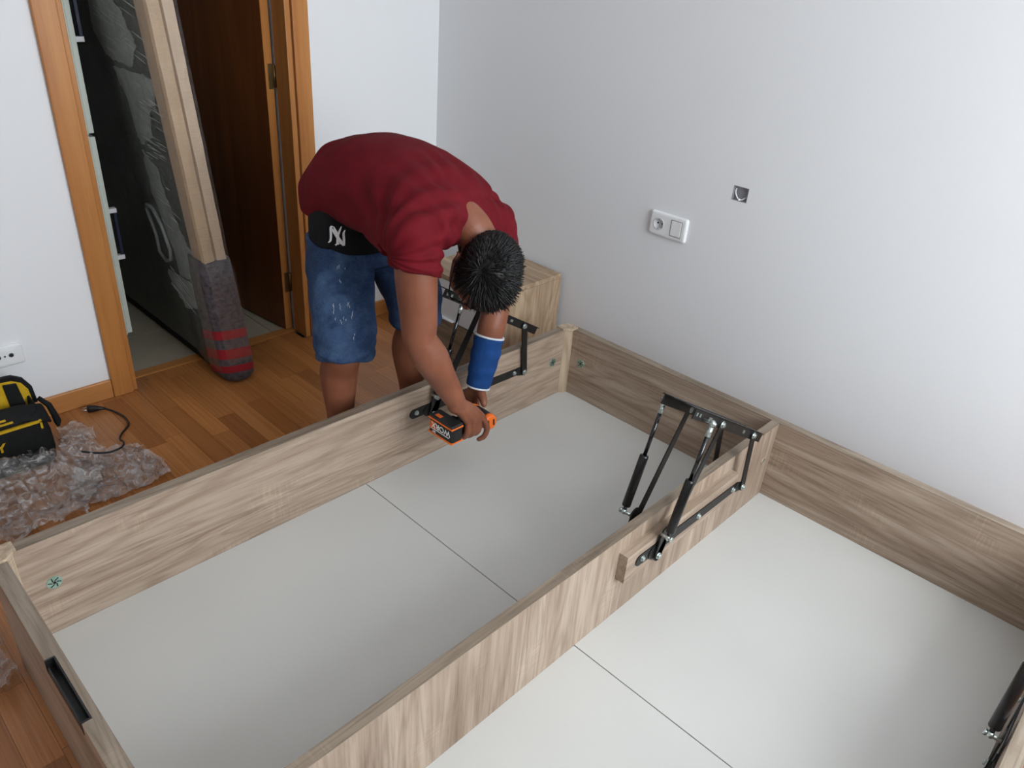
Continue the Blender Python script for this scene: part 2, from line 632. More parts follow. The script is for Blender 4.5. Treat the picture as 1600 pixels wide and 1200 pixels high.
r_far = rail('side_rail', 0.182, 2.044, RY0, RY1, 0.004, ZT, OAK_X, EDGE_X, 'far oak side rail beside the standing man')
r_near = rail('side_rail', 0.182, 2.044, NY0, NY1, 0.004, ZT, OAK_X, EDGE_X, 'near oak side rail at the lower right')
r_head = rail('head_rail', HX0, HX1, NY1 + 0.004, RY0 - 0.004, 0.004, ZT, OAK_Y, EDGE_Y, 'oak head rail in front of the wall')
r_div = rail('divider', FX1 + 0.001, HX0 - 0.001, DY0, DY1, ZP + 0.0004, ZT, OAK_Z, EDGE_X, 'oak centre divider with upright grain')
# foot rail with a cut-out for the recessed pull
HY0, HY1 = 1.066, 1.248
t = 0.0022
b = MB()
b.box(FX0, FX1, NY1 + 0.004, HY0, 0.004, ZT - t)
b.box(FX0, FX1, HY1, RY0 - 0.004, 0.004, ZT - t)
b.box(FX0, FX1, HY0, HY1, 0.004, ZT - 0.030)
b.box(FX0 + 0.018, FX1, HY0, HY1, ZT - 0.030, ZT - t)
r_foot = b.build('foot_rail', OAK_Y, bed)
r_foot['label'] = 'oak foot rail with black recessed pull'
b = MB()
b.box(FX0, FX1, NY1 + 0.004, HY0, ZT - t, ZT)
b.box(FX0, FX1, HY1, RY0 - 0.004, ZT - t, ZT)
b.box(FX0 + 0.018, FX1, HY0, HY1, ZT - t, ZT)
b.build('edge_strip', EDGE_Y, r_foot)
b = MB()   # black tray of the pull
b.box(FX0 - 0.001, FX0 + 0.0175, HY0 + 0.0004, HY1 - 0.0004, ZT - 0.0295, ZT - 0.026)
b.box(FX0 + 0.0145, FX0 + 0.0178, HY0 + 0.0004, HY1 - 0.0004, ZT - 0.026, ZT + 0.0012)
b.box(FX0 - 0.001, FX0 + 0.0145, HY0 + 0.0004, HY0 + 0.004, ZT - 0.026, ZT + 0.0012)
b.box(FX0 - 0.001, FX0 + 0.0145, HY1 - 0.004, HY1 - 0.0004, ZT - 0.026, ZT + 0.0012)
b.box(FX0 - 0.001, FX0 + 0.002, HY0 + 0.004, HY1 - 0.016, ZT - 0.026, ZT - 0.006)
tag(b.build('pull_handle', BLACK_PL, r_foot), 'black recessed pull')


# corner posts: rounded outside, flat chamfer towards the inside of the box
def post(cx, cy, sx, sy):
    """cx,cy inner rail corner; sx,sy point outwards"""
    def outline(r, ch, q):
        pts = [(cx - sx * ch, cy + sy * q), (cx + sx * q, cy - sy * ch)]
        n = 8
        arc = []
        for k in range(n + 1):
            tt = math.pi / 2 * k / n
            arc.append((cx + sx * (q - 0.0 + (r - q) * math.cos(tt) + 0.0), cy + sy * (q + (r - q) * math.sin(tt))))
        return [(cx - sx * ch, cy), (cx, cy - sy * ch), (cx + sx * r * 0.98, cy - sy * ch)] + arc + [(cx - sx * ch, cy + sy * r * 0.98)]
    b = MB(); b.prism(outline(0.030, 0.016, 0.010), 'z', 0.0, ZT - 0.002)
    o = b.build('corner_post', POST, bed)
    b = MB(); b.prism(outline(0.034, 0.024, 0.010), 'z', ZT - 0.002, ZT + 0.006)
    tag(b.build('cap', POST, o, bevel=0.0015), 'pale flat cap')


post(2.061, 1.598, 1, 1)
post(2.061, -0.100, 1, -1)
post(0.179, 1.598, -1, 1)
post(0.179, -0.100, -1, -1)

# white base panels
MIDX = 1.1275
for x0, x1 in ((FX1 + 0.001, MIDX - 0.0014), (MIDX + 0.0014, HX0 - 0.001)):
    for y0, y1 in ((NY1 + 0.001, 0.7485), (0.7495, RY0 - 0.001)):
        b = MB(); b.box(x0, x1, y0, y1, ZP - 0.016, ZP)
        tag(b.build('base_panel', WHITE_BOARD, bed), 'white storage floor panel')
for x0 in (0.25, 1.10, 1.99):
    b = MB(); b.box(x0, x0 + 0.05, NY1 + 0.02, RY0 - 0.02, 0.0, ZP - 0.0162)
    b.build('support_batten', OAK_Y, bed)


def disc(c, axis, r, name='cam_fitting'):
    b = MB()
    c = Vector(c); n = Vector(axis)
    b.cyl(c - n * 0.001, c + n * 0.0022, r, 24)
    o = b.build(name, ZINC_G, bed)
    u = Vector((0, 0, 1)); w = n.cross(u)
    k = MB()
    for q in range(6):
        tt = 2 * math.pi * q / 6 + 0.3
        d1 = u * math.cos(tt) + w * math.sin(tt)
        d2 = u * math.cos(tt + 0.5) + w * math.sin(tt + 0.5)
        mid = (c + d2 * r * 0.30 + c + d1 * r * 0.86) / 2 + n * 0.0023
        dr = (d1 * r * 0.86 - d2 * r * 0.30)
        k.obox(mid, (dr, n.cross(dr), n), (dr.length / 2, 0.0011, 0.0005))
    k.cyl(c + n * 0.002, c + n * 0.0032, r * 0.22, 6)
    k.build('slot', DARKGAP, o)
    tag(o, 'round zinc cam fitting with slots')


disc((0.254, RY0, 0.189), (0, -1, 0), 0.0165)
disc((1.992, RY0, 0.195), (0, -1, 0), 0.0165)
disc((HX0, 1.527, 0.191), (-1, 0, 0), 0.0165)
disc((HX0, -0.03, 0.191), (-1, 0, 0), 0.0165)
disc((0.254, NY1, 0.189), (0, 1, 0), 0.0165)
# capped hole in the divider beside the head rail
b = MB()
rings = []
for rr, yy in ((0.014, 0.0), (0.014, -0.0025), (0.0105, -0.0025), (0.0105, 0.0)):
    rings.append(b.ring([(2.028 + rr * math.cos(2 * math.pi * q / 20), DY0 + yy, 0.194 + rr * math.sin(2 * math.pi * q / 20)) for q in range(20)]))
b.skin(rings, False)
o = b.build('hole_cover', OAK_X, bed)
b = MB(); b.cyl((2.028, DY0 + 0.001, 0.194), (2.028, DY0 - 0.0006, 0.194), 0.0102, 18); b.build('bolt', ZINC, o)
# backing blocks screwed to the divider under the lifts
for y0, y1, lab in ((DY0 - 0.026, DY0 - 0.0002, 'oak backing block on the near face of the divider'),
                    (DY1 + 0.0002, DY1 + 0.026, 'oak backing block on the far face of the divider')):
    b = MB(); b.box(1.262, 1.80, y0, y1, 0.183, 0.268)
    tag(b.build('backing_block', OAK_X, bed), lab)


# gas lifts
def gas_lift(yf, s, label):
    """yf: face the lift is screwed to; s: direction it sticks out along y"""
    Y = lambda d: yf + s * d
    b = MB()
    lo = [(1.300, 0.236)] + []
    b.prism(capsule2((1.318, 0.229), (1.800, 0.222), 0.017, 0.014), 'y', Y(0.0), Y(0.003))
    b.prism(capsule2((1.375, 0.222), (1.405, 0.212), 0.020, 0.014), 'y', Y(0.003), Y(0.005))
    b.prism(capsule2((1.800, 0.222), (1.826, 0.214), 0.016, 0.014), 'y', Y(0.003), Y(0.006))
    root = b.build('gas_lift', BLACK_ST, bed)
    root['label'] = label
    # long arm with its lower ear
    b = MB()
    b.prism(capsule2((1.392, 0.206), (1.583, 0.530), 0.014, 0.011), 'y', Y(0.008), Y(0.0115))
    b.prism(capsule2((1.392, 0.206), (1.408, 0.272), 0.016, 0.020), 'y', Y(0.0075), Y(0.0115))
    b.build('long_arm', BLACK_ST, root)
    b = MB()
    b.prism(capsule2((1.824, 0.214), (1.803, 0.404), 0.0125, 0.0125), 'y', Y(0.008), Y(0.0115))
    b.build('short_arm', BLACK_ST, root)
    # angle bar that carries the mattress platform
    A = Vector((1.872, 0, 0.364)); B = Vector((1.428, 0, 0.622))
    ax = (B - A).normalized(); nn = Vector((-ax.z, 0, ax.x))
    if nn.z < 0: nn = -nn
    b = MB()
    mid = (A + B) / 2; mid.y = Y(0.0045)
    b.obox(mid - nn * 0.001, (ax, (0, 1, 0), nn), ((B - A).length / 2, 0.0015, 0.0130))
    mid2 = (A + B) / 2; mid2.y = Y(-0.010)
    b.obox(mid2 + nn * 0.0125, (ax, (0, 1, 0), nn), ((B - A).length / 2 + 0.012, 0.016, 0.0014))
    tb = b.build('top_bar', BLACK_ST, root)
    for tt, hw in ((0.80, 0.010), (0.93, 0.004), (0.97, 0.004), (0.30, 0.007)):
        p = A.lerp(B, tt)
        b = MB(); b.obox((p.x, Y(0.0066), p.z), (ax, (0, 1, 0), nn), (hw, 0.0006, 0.0045))
        tag(b.build('slot', ZINC, root), 'bright punched slot in the bar')
    # gas spring
    p0 = Vector((1.385, Y(0.030), 0.282)); p1 = Vector((1.482, Y(0.030), 0.584))
    dd = (p1 - p0)
    b = MB()
    pts, rd = [], []
    for f_, r_ in ((0.045, 0.006), (0.05, 0.0105), (0.06, 0.0118), (0.50, 0.0118), (0.515, 0.0112), (0.52, 0.0075)):
        pts.append(p0 + dd * f_); rd.append(r_)
    b.tube(pts, rd, 18)
    b.tube([p0 + dd * 0.0, p0 + dd * 0.05], 0.005, 10)
    b.build('gas_cylinder', BLACK_GL, root)
    b = MB(); b.tube([p0 + dd * 0.51, p0 + dd * 0.90], 0.0052, 12)
    b.build('piston_rod', CHROME, root)
    b = MB()
    b.tube([p0 + dd * 0.89, p0 + dd * 0.97], 0.0068, 10)
    b.ball(p1, 0.0085, 12, 8)
    b.cyl((p1.x, Y(0.005), p1.z), (p1.x, Y(0.040), p1.z), 0.0042, 10)
    tag(b.build('end_fitting', ZINC, root), 'shiny ball joint end')
    b = MB()
    b.ball(p0, 0.008, 12, 8)
    b.cyl((p0.x, Y(0.010), p0.z), (p0.x, Y(0.040), p0.z), 0.0046, 10)
    b.cyl((p0.x, Y(0.036), p0.z), (p0.x, Y(0.042), p0.z), 0.0075, 6)
    tag(b.build('end_fitting', ZINC, root), 'shiny ball joint end')
    # bolts
    for x_, z_, r_, d_ in ((1.327, 0.231, 0.006, 0.003), (1.392, 0.206, 0.007, 0.0115), (1.591, 0.225, 0.006, 0.003),
                           (1.778, 0.222, 0.006, 0.003), (1.824, 0.214, 0.007, 0.0115), (1.803, 0.404, 0.007, 0.0115),
                           (1.583, 0.530, 0.007, 0.0115)):
        b = MB()
        b.cyl((x_, Y(0.002), z_), (x_, Y(d_ + 0.0015), z_), r_ * 1.35, 14)
        b.cyl((x_, Y(d_ + 0.0015), z_), (x_, Y(d_ + 0.006), z_), r_, 6)
        b.build('bolt', ZINC, root)
    return root


gas_lift(DY0 - 0.026, -1, 'black gas lift on the near face of the centre divider')
gas_lift(DY1 + 0.026, 1, 'black gas lift on the far face of the centre divider')
gas_lift(RY0, -1, 'black gas lift on the far side rail under the drill')
gas_lift(NY1, 1, 'black gas lift on the near side rail at lower right')

# ------------------------------------------------------------------ nightstand
ns = empty('nightstand', (2.1, 2.06, 0))
tag(ns, 'oak nightstand against the white wall in the corner behind the man', 'nightstand')
NX0, NX1, NYa, NYb, NZ = 1.902, 2.305, 1.852, 2.27, 0.400
b = MB(); b.box(NX0 + 0.018, NX1, NYa + 0.001, NYb - 0.001, 0.012, NZ - 0.020); b.build('carcass', OAK_NS, ns)
b = MB(); b.box(NX0, NX1, NYa, NYb, NZ - 0.0195, NZ); b.build('top', OAK_NT, ns, bevel=0.001)
for y0, y1 in ((NYa, NYa + 0.0168), (NYb - 0.0168, NYb)):
    b = MB(); b.box(NX0 - 0.0, NX1 + 0.0005, y0 - 0.0005, y1, 0.0, NZ - 0.0198); b.build('side_panel', OAK_NS, ns)
b = MB(); b.box(NX0 + 0.002, NX0 + 0.0178, NYa + 0.019, NYb - 0.019, 0.212, NZ - 0.022)
dr1 = b.build('drawer', plain('drawer_white', (214, 214, 213), 0.4, var=0.02), ns); dr1['label'] = 'white upper drawer front'
b = MB(); b.box(NX0 + 0.002, NX0 + 0.0178, NYa + 0.019, NYb - 0.019, 0.03, 0.205)
dr2 = b.build('drawer', laminate('oak_drawer', 'y', (120, 104, 86), (146, 130, 110), (166, 150, 130), seed=21), ns); dr2['label'] = 'oak lower drawer front'
b = MB(); b.box(NX0 - 0.010, NX0 + 0.002, 2.06, 2.20, 0.2115, 0.2165); tag(b.build('gap_glint', WHITE_PL, dr1), 'painted white glint along the drawer gap')  # white strip painted in for light catching the gap between the drawers

# ------------------------------------------------------------------ wall plates
def rrect(cy, cz, hw, hh, r, n=6):
    out = []
    for qx, qy, a0 in ((1, 1, 0), (-1, 1, 90), (-1, -1, 180), (1, -1, 270)):
        for k in range(n + 1):
            t_ = math.radians(a0 + 90 * k / n)
            out.append((cy + qx * (hw - r) + r * math.cos(t_), cz + qy * (hh - r) + r * math.sin(t_)))
    return out


def plate(name, axis, h0, hdir, cy, cz, hw, hh, parent, mat, steps):
    b = MB()
    rings = []
    for inset, dep, rad in steps:
        pts = rrect(cy, cz, hw - inset, hh - inset, rad)
        h = h0 + hdir * dep
        rings.append(b.ring([((h, p, q) if axis == 'x' else (p, h, q)) for p, q in pts]))
    b.skin(rings, True, True, False)
    return b.build(name, mat, parent)


so = empty('wall_socket', (XW, 1.400, 0.723))
tag(so, 'white double wall plate with power socket and light switch', 'socket')
sy = 1.437
b = MB()
rings = []
for inset, dep, rad in ((0, 0, 0.008), (0, 0.006, 0.008), (0.003, 0.0105, 0.008), (0.008, 0.012, 0.006)):
    rings.append(b.ring([(XW - dep, p, q) for p, q in rrect(1.400, 0.723, 0.0775 - inset, 0.043 - inset, rad)]))
angs = [math.atan2(q - 0.723, (p - 1.400) * 0.6) for p, q in rrect(1.400, 0.723, 0.07, 0.035, 0.006)]
rings.append(b.ring([(XW - 0.012, sy + 0.0205 * math.cos(a_), 0.7235 + 0.0205 * math.sin(a_)) for a_ in angs]))
b.skin(rings, False, True, False)
b.build('cover_plate', WHITE_PL, so)
b = MB()
rings = []
xo = XW - 0.0122
for rr, xx in ((0.0222, 0.0002), (0.0222, -0.0010), (0.0200, -0.0010), (0.0190, 0.0108), (0.001, 0.0108)):
    rings.append(b.ring([(xo + xx, sy + rr * math.cos(2 * math.pi * q / 28), 0.7235 + rr * math.sin(2 * math.pi * q / 28)) for q in range(28)]))
b.skin(rings, False); b.bm.faces.new(rings[-1])
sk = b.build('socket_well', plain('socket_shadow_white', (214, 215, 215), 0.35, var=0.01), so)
for dy in (-0.0095, 0.0095):
    b = MB(); b.cyl((xo + 0.0115, sy + dy, 0.7235), (xo + 0.0104, sy + dy, 0.7235), 0.0034, 12); b.build('pin_hole', DARKGAP, sk)
for dz in (-0.0165, 0.0165):
    b = MB(); b.obox((xo + 0.004, sy, 0.7235 + dz), ((1, 0, 0), (0, 1, 0), (0, 0, 1)), (0.005, 0.003, 0.0015)); b.build('earth_clip', ZINC, sk)
b = MB(); b.box(xo - 0.0018, xo + 0.002, 1.343, 1.384, 0.697, 0.750); b.build('rocker', WHITE_PL, so, bevel=0.0012)
b = MB(); b.box(xo - 0.0004, xo + 0.002, 1.340, 1.387, 0.694, 0.753); b.build('rocker_frame', plain('seam_grey', (150, 151, 152), 0.5), so)

wb = empty('wall_box', (XW, (HB[0] + HB[1]) / 2, HB[2]))
tag(wb, 'small open grey junction box sunk in the wall with a loose white wire', 'junction box')
b = MB()
th2 = 0.0025
b.box(XW + 0.0005, XW + 0.04, HB[0] + 0.0003, HB[0] + th2, HB[2] + 0.0003, HB[3] - 0.0003)
b.box(XW + 0.0005, XW + 0.04, HB[1] - th2, HB[1] - 0.0003, HB[2] + 0.0003, HB[3] - 0.0003)
b.box(XW + 0.0005, XW + 0.04, HB[0] + th2, HB[1] - th2, HB[2] + 0.0003, HB[2] + th2)
b.box(XW + 0.0005, XW + 0.04, HB[0] + th2, HB[1] - th2, HB[3] - th2, HB[3] - 0.0003)
b.box(XW + 0.012, XW + 0.04, HB[0] + th2, HB[1] - th2, HB[2] + th2, HB[3] - th2)
b.build('box_shell', GREYPL, wb)
b = MB()
b.tube([(XW + 0.011, 1.178, 0.912), (XW + 0.008, 1.179, 0.905), (XW + 0.006, 1.176, 0.895), (XW + 0.006, 1.168, 0.884), (XW + 0.006, 1.159, 0.877),
        (XW + 0.006, 1.150, 0.880), (XW + 0.008, 1.142, 0.886), (XW + 0.016, 1.137, 0.890)], 0.0022, 8)
b.ball((XW + 0.005, 1.159, 0.8785), 0.0042, 10, 8)
tag(b.build('wire', WHITE_PL, wb), 'white bent wire')

tv = empty('antenna_socket', (0.458, YB, 0.262))
tag(tv, 'white antenna wall plate with two round jacks above the tool bag', 'socket')
plate('cover_plate', 'y', YB, -1, 0.452, 0.262, 0.078, 0.036, tv, WHITE_PL, ((0, 0, 0.009), (0, 0.007, 0.009), (0.004, 0.011, 0.008), (0.010, 0.012, 0.006)))
b = MB(); b.box(0.405, 0.505, YB - 0.0135, YB - 0.011, 0.243, 0.283); ins = b.build('insert', WHITE_PL, tv)
for x_ in (0.455, 0.492):
    b = MB(); b.cyl((x_, YB - 0.0125, 0.265), (x_, YB - 0.0165, 0.265), 0.0072, 16); jk = b.build('jack', plain('jack_grey', (120, 120, 118), 0.3, 0.7), tv)
    b = MB(); b.cyl((x_, YB - 0.016, 0.265), (x_, YB - 0.0169, 0.265), 0.0048, 14); b.build('jack_hole', DARKGAP, jk)
b = MB(); b.cyl((0.4735, YB - 0.0125, 0.2645), (0.4735, YB - 0.0145, 0.2645), 0.003, 10); b.build('screw', DARKGAP, tv)

#@@MORE
# ------------------------------------------------------------------ fabrics, film
def cloth(name, rgb, rough=0.9, var=0.18, vscale=60, sheen=0.2, bump=0.15, bscale=500):
    m_ = plain(name, rgb, rough, 0, 0.2, var, vscale, bump, bscale)
    return m_


BAGBLK = cloth('bag_nylon', (24, 25, 25), 0.8)
BAGYEL = cloth('bag_yellow', (196, 158, 32), 0.75, var=0.1)
CARD = plain('brown_cardboard', (176, 150, 120), 0.6, var=0.06, vscale=14, bump=0.1, bscale=60)
CARD2 = plain('light_cardboard', (186, 163, 138), 0.6, var=0.06, vscale=14, bump=0.1, bscale=60)
BLACKF = cloth('black_upholstery', (16, 18, 18), 0.7)
GREYF = plain('film_reflection_grey', (140, 147, 145), 0.3, var=0.25, vscale=30, bump=0.5, bscale=60)  # grey of light reflected in the film, put into the colour; carry loop shares it


def film_material(name, solid, tint, rough=0.12, stretch=(1, 1, 1), bscale=30, bstr=0.6, gloss=1.3):
    """thin crinkled cling film: mostly clear, with shiny crinkles and a little milky haze"""
    t = NT(name)
    v = t.coords(stretch)
    nz = t.noise(v, bscale, 6, 0.65, 1.5)
    bp = t.n('ShaderNodeBump'); bp.inputs['Strength'].default_value = bstr; bp.inputs['Distance'].default_value = 0.01
    t.l(nz, bp.inputs['Height'])
    trn = t.n('ShaderNodeBsdfTransparent')
    gls = t.n('ShaderNodeBsdfGlossy'); gls.inputs['Roughness'].default_value = rough
    gls.inputs['Color'].default_value = (0.9, 0.92, 0.93, 1)
    dif = t.n('ShaderNodeBsdfDiffuse'); dif.inputs['Color'].default_value = S(*tint)
    t.l(bp.outputs['Normal'], gls.inputs['Normal']); t.l(bp.outputs['Normal'], dif.inputs['Normal'])
    fr = t.n('ShaderNodeFresnel'); fr.inputs['IOR'].default_value = 1.5
    t.l(bp.outputs['Normal'], fr.inputs['Normal'])
    f2 = t.n('ShaderNodeMath', operation='MULTIPLY_ADD'); f2.inputs[1].default_value = gloss; f2.inputs[2].default_value = 0.0
    t.l(fr.outputs[0], f2.inputs[0])
    m1 = t.n('ShaderNodeMixShader')
    t.l(f2.outputs[0], m1.inputs[0])
    m2 = t.n('ShaderNodeMixShader')
    hz = t.n('ShaderNodeMapRange')
    hz.inputs['From Min'].default_value = 0.42; hz.inputs['From Max'].default_value = 0.68
    hz.inputs['To Min'].default_value = solid * 0.15; hz.inputs['To Max'].default_value = solid * 1.7
    t.l(nz, hz.inputs['Value'])
    t.l(hz.outputs[0], m2.inputs[0]); t.l(trn.outputs[0], m2.inputs[1]); t.l(dif.outputs[0], m2.inputs[2])
    t.l(m2.outputs[0], m1.inputs[1]); t.l(gls.outputs[0], m1.inputs[2])
    t.l(m1.outputs[0], t.t.nodes['Material Output'].inputs['Surface'])
    return t.m


FILM = film_material('crumpled_film', 0.30, (240, 236, 233), 0.09, (1, 1, 1), 30, 0.6)
FILMW = film_material('stretch_film', 0.010, (150, 155, 155), 0.10, (1, 2, 5), 14, 0.7, 0.30)

# ------------------------------------------------------------------ wrapped headboard leaning in the doorway
pk = empty('wrapped_headboard', (1.16, 2.6, 0.0))
tag(pk, 'tall black padded panel in stretch film with cardboard edges leaning in the doorway', 'package')
LEAN = 0.085


def sx(x, z):
    return x - LEAN * z


def slab(name, x0, x1, y0, y1, z0, z1, mat, parent, bev=0.0):
    b = MB()
    v = b.box(x0, x1, y0, y1, z0, z1)
    for q in v:
        q.co.x = sx(q.co.x, q.co.z)
    return b.build(name, mat, parent, bevel=bev)


PX0, PX1 = 1.1435, 1.228
slab('padded_panel', PX0 + 0.004, PX1 - 0.004, 2.515, 3.62, 0.001, 1.72, BLACKF, pk, 0.012)
for nm, x0, x1, mt_, lab in (('cardboard_edge', PX0 - 0.002, 1.1865, CARD, 'brown cardboard edge guard'),
                             ('cardboard_edge', 1.1872, PX1 + 0.002, CARD2, 'paler cardboard edge guard')):
    b = MB()
    rings = []
    for k in range(26):
        z = 0.46 + (1.72 - 0.46) * k / 25
        w = 0.0012 * math.sin(k * 2.3) + 0.001 * math.sin(k * 5.1)
        prof = [(x0, 2.575), (x0 - 0.0005, 2.505), (x0 + 0.004, 2.492 + w), ((x0 + x1) / 2, 2.4885 + w), (x1 - 0.004, 2.492 - w), (x1, 2.503), (x1, 2.575)]
        rings.append(b.ring([(sx(p, z), q, z) for p, q in prof]))
    b.skin(rings, True, True, False)
    tag(b.build(nm, mt_, pk), lab)

# padded blanket round the foot, grey with red stripes
bl = NT('grey_moving_blanket')
tc = bl.n('ShaderNodeTexCoord')
sep = bl.n('ShaderNodeSeparateXYZ'); bl.l(tc.outputs['Object'], sep.inputs[0])
nz = bl.noise(tc.outputs['Object'], 55, 5, 0.7)
basec = bl.ramp(nz, [(0.3, S(44, 41, 43)), (0.7, S(98, 90, 95))])
# stripe coordinate: height plus a slant along y and x
ma = bl.n('ShaderNodeMath', operation='MULTIPLY_ADD'); ma.inputs[1].default_value = 0.28
bl.l(sep.outputs['Y'], ma.inputs[0]); bl.l(sep.outputs['Z'], ma.inputs[2])
mb_ = bl.n('ShaderNodeMath', operation='MULTIPLY_ADD'); mb_.inputs[1].default_value = 0.10
bl.l(sep.outputs['X'], mb_.inputs[0]); bl.l(ma.outputs[0], mb_.inputs[2])
st = bl.n('ShaderNodeValToRGB'); st.color_ramp.interpolation = 'CONSTANT'
els = st.color_ramp.elements
for p_, v_ in ((0.0, 0), (0.26, 1), (0.36, 0), (0.46, 1), (0.60, 0), (0.74, 1), (0.86, 0)):
    e = els.new(p_); e.color = (v_, v_, v_, 1)
els[0].color = (0, 0, 0, 1); els[-1].color = (0, 0, 0, 1)
mr = bl.n('ShaderNodeMapRange'); mr.inputs['From Min'].default_value = -0.06; mr.inputs['From Max'].default_value = 0.24
bl.l(mb_.outputs[0], mr.inputs['Value']); bl.l(mr.outputs[0], st.inputs['Fac'])
bl.l(bl.mix(st.outputs['Color'], basec, S(150, 22, 34)), bl.p.inputs['Base Color'])
bl.p.inputs['Roughness'].default_value = 0.9
bl.bump(nz, 0.5, 0.004)
b = MB()
rings = []
prof_z = ((0.0, 0.50, 0.03), (0.006, 0.8, 0.012), (0.03, 1.0, 0.0), (0.10, 1.02, -0.004), (0.20, 1.0, -0.002), (0.32, 0.97, 0.0), (0.42, 0.96, 0.002), (0.50, 0.90, 0.004), (0.505, 0.84, 0.012))
for z, wq, yq in prof_z:
    cx = (PX0 + PX1) / 2 + 0.004
    hw = 0.064 * wq
    pts = []
    n = 10
    y0, y1 = 2.474 + yq, 2.640 - yq
    r = min(hw, 0.045)
    outl = []
    for qx, qy, a0 in ((1, 1, 0), (-1, 1, 90), (-1, -1, 180), (1, -1, 270)):
        for k in range(n + 1):
            t_ = math.radians(a0 + 90 * k / n)
            outl.append((cx + qx * (hw - r) + r * math.cos(t_), (y0 + y1) / 2 + qy * ((y1 - y0) / 2 - r) + r * math.sin(t_)))
    for p, q in outl:
        w = 0.004 * noise.noise(Vector((p * 14, q * 9, z * 14)))
        pts.append((sx(p, z) + w, q + w, z))
    rings.append(b.ring(pts))
b.skin(rings)
tag(b.build('moving_blanket', bl.m, pk), 'grey blanket with red stripes wrapped round the foot')
# light reflected in the film, painted as grey patches on the black face
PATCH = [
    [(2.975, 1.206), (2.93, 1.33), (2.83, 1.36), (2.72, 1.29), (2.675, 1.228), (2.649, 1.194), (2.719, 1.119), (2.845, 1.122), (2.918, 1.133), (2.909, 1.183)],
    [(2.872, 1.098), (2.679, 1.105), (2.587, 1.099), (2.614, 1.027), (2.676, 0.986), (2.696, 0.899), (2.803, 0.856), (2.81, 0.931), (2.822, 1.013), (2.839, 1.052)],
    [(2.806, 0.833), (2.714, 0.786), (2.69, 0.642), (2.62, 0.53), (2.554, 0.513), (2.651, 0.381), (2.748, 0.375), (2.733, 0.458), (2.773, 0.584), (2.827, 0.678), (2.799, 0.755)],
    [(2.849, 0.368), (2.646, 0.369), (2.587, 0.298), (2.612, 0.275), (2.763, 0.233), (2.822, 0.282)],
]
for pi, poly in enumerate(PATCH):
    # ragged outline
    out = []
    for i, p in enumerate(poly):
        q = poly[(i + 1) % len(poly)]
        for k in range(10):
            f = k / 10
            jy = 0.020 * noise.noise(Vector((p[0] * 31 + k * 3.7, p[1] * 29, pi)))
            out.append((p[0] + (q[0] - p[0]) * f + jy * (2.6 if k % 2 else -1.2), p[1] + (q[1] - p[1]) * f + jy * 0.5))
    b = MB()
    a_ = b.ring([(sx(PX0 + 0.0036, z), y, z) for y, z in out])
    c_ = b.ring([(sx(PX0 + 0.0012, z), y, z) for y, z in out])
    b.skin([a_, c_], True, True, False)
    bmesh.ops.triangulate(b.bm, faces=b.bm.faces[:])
    tag(b.build('film_reflection', GREYF, pk), 'grey patch of painted film reflection on the black face')
# wrinkle highlights on the stretched film, painted as thin pale strips
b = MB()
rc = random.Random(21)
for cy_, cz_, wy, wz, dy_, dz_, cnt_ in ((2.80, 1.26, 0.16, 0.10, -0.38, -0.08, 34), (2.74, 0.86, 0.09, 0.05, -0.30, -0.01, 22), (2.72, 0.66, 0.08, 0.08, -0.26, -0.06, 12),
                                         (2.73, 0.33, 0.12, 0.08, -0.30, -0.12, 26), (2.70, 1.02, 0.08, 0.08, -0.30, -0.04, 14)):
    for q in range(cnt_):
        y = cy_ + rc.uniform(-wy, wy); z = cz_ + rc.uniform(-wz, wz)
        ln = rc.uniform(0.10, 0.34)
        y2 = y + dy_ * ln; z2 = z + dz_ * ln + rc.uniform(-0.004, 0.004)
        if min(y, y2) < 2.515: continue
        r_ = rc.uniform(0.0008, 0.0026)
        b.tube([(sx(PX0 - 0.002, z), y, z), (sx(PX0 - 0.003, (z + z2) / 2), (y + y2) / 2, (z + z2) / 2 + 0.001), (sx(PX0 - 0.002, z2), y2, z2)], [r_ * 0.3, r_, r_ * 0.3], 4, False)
cr = b.build('crease_highlight', plain('crease_highlight_grey', (196, 202, 200), 0.25), pk)
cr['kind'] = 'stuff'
# taped carrying loop
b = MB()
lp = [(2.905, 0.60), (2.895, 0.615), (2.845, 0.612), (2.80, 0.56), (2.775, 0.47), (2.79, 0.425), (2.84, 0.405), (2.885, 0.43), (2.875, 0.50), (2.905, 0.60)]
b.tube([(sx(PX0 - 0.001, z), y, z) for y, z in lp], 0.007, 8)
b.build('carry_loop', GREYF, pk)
# stretch film skin over face and blanket, with long wrinkles
b = MB()
rings = []
for k in range(60):
    z = 0.06 + (1.70 - 0.06) * k / 59
    pts = []
    for j in range(50):
        y = 2.500 + 1.05 * j / 49
        w = 0.003 * noise.noise(Vector((y * 26 + z * 18, z * 7, 1.3))) + 0.002 * noise.noise(Vector((y * 60, z * 50, 4.0)))
        bulge = 0.017 * max(0.0, min(1.0, (0.56 - z) / 0.08)) * max(0.0, min(1.0, (2.74 - y) / 0.10))
        pts.append((sx(PX0 - 0.0075 - bulge, z) + w, y, z))
    rings.append(b.ring(pts))
b.skin(rings, False, False)
tag(b.build('stretch_film', FILMW, pk), 'shiny clear stretch film')
b = MB()
rings = []
for k in range(40):
    z = 0.10 + (1.70 - 0.10) * k / 39
    pts = []
    for j in range(14):
        x = PX0 - 0.008 + 0.098 * j / 13
        bulge = 0.024 if z < 0.50 else 0.0
        w = 0.0022 * noise.noise(Vector((x * 60, z * 34, 2.0)))
        yy = 2.484 - bulge + w
        pts.append((sx(x, z), yy, z))
    rings.append(b.ring(pts))
b.skin(rings, False, False)
tag(b.build('stretch_film', FILMW, pk), 'shiny clear stretch film')

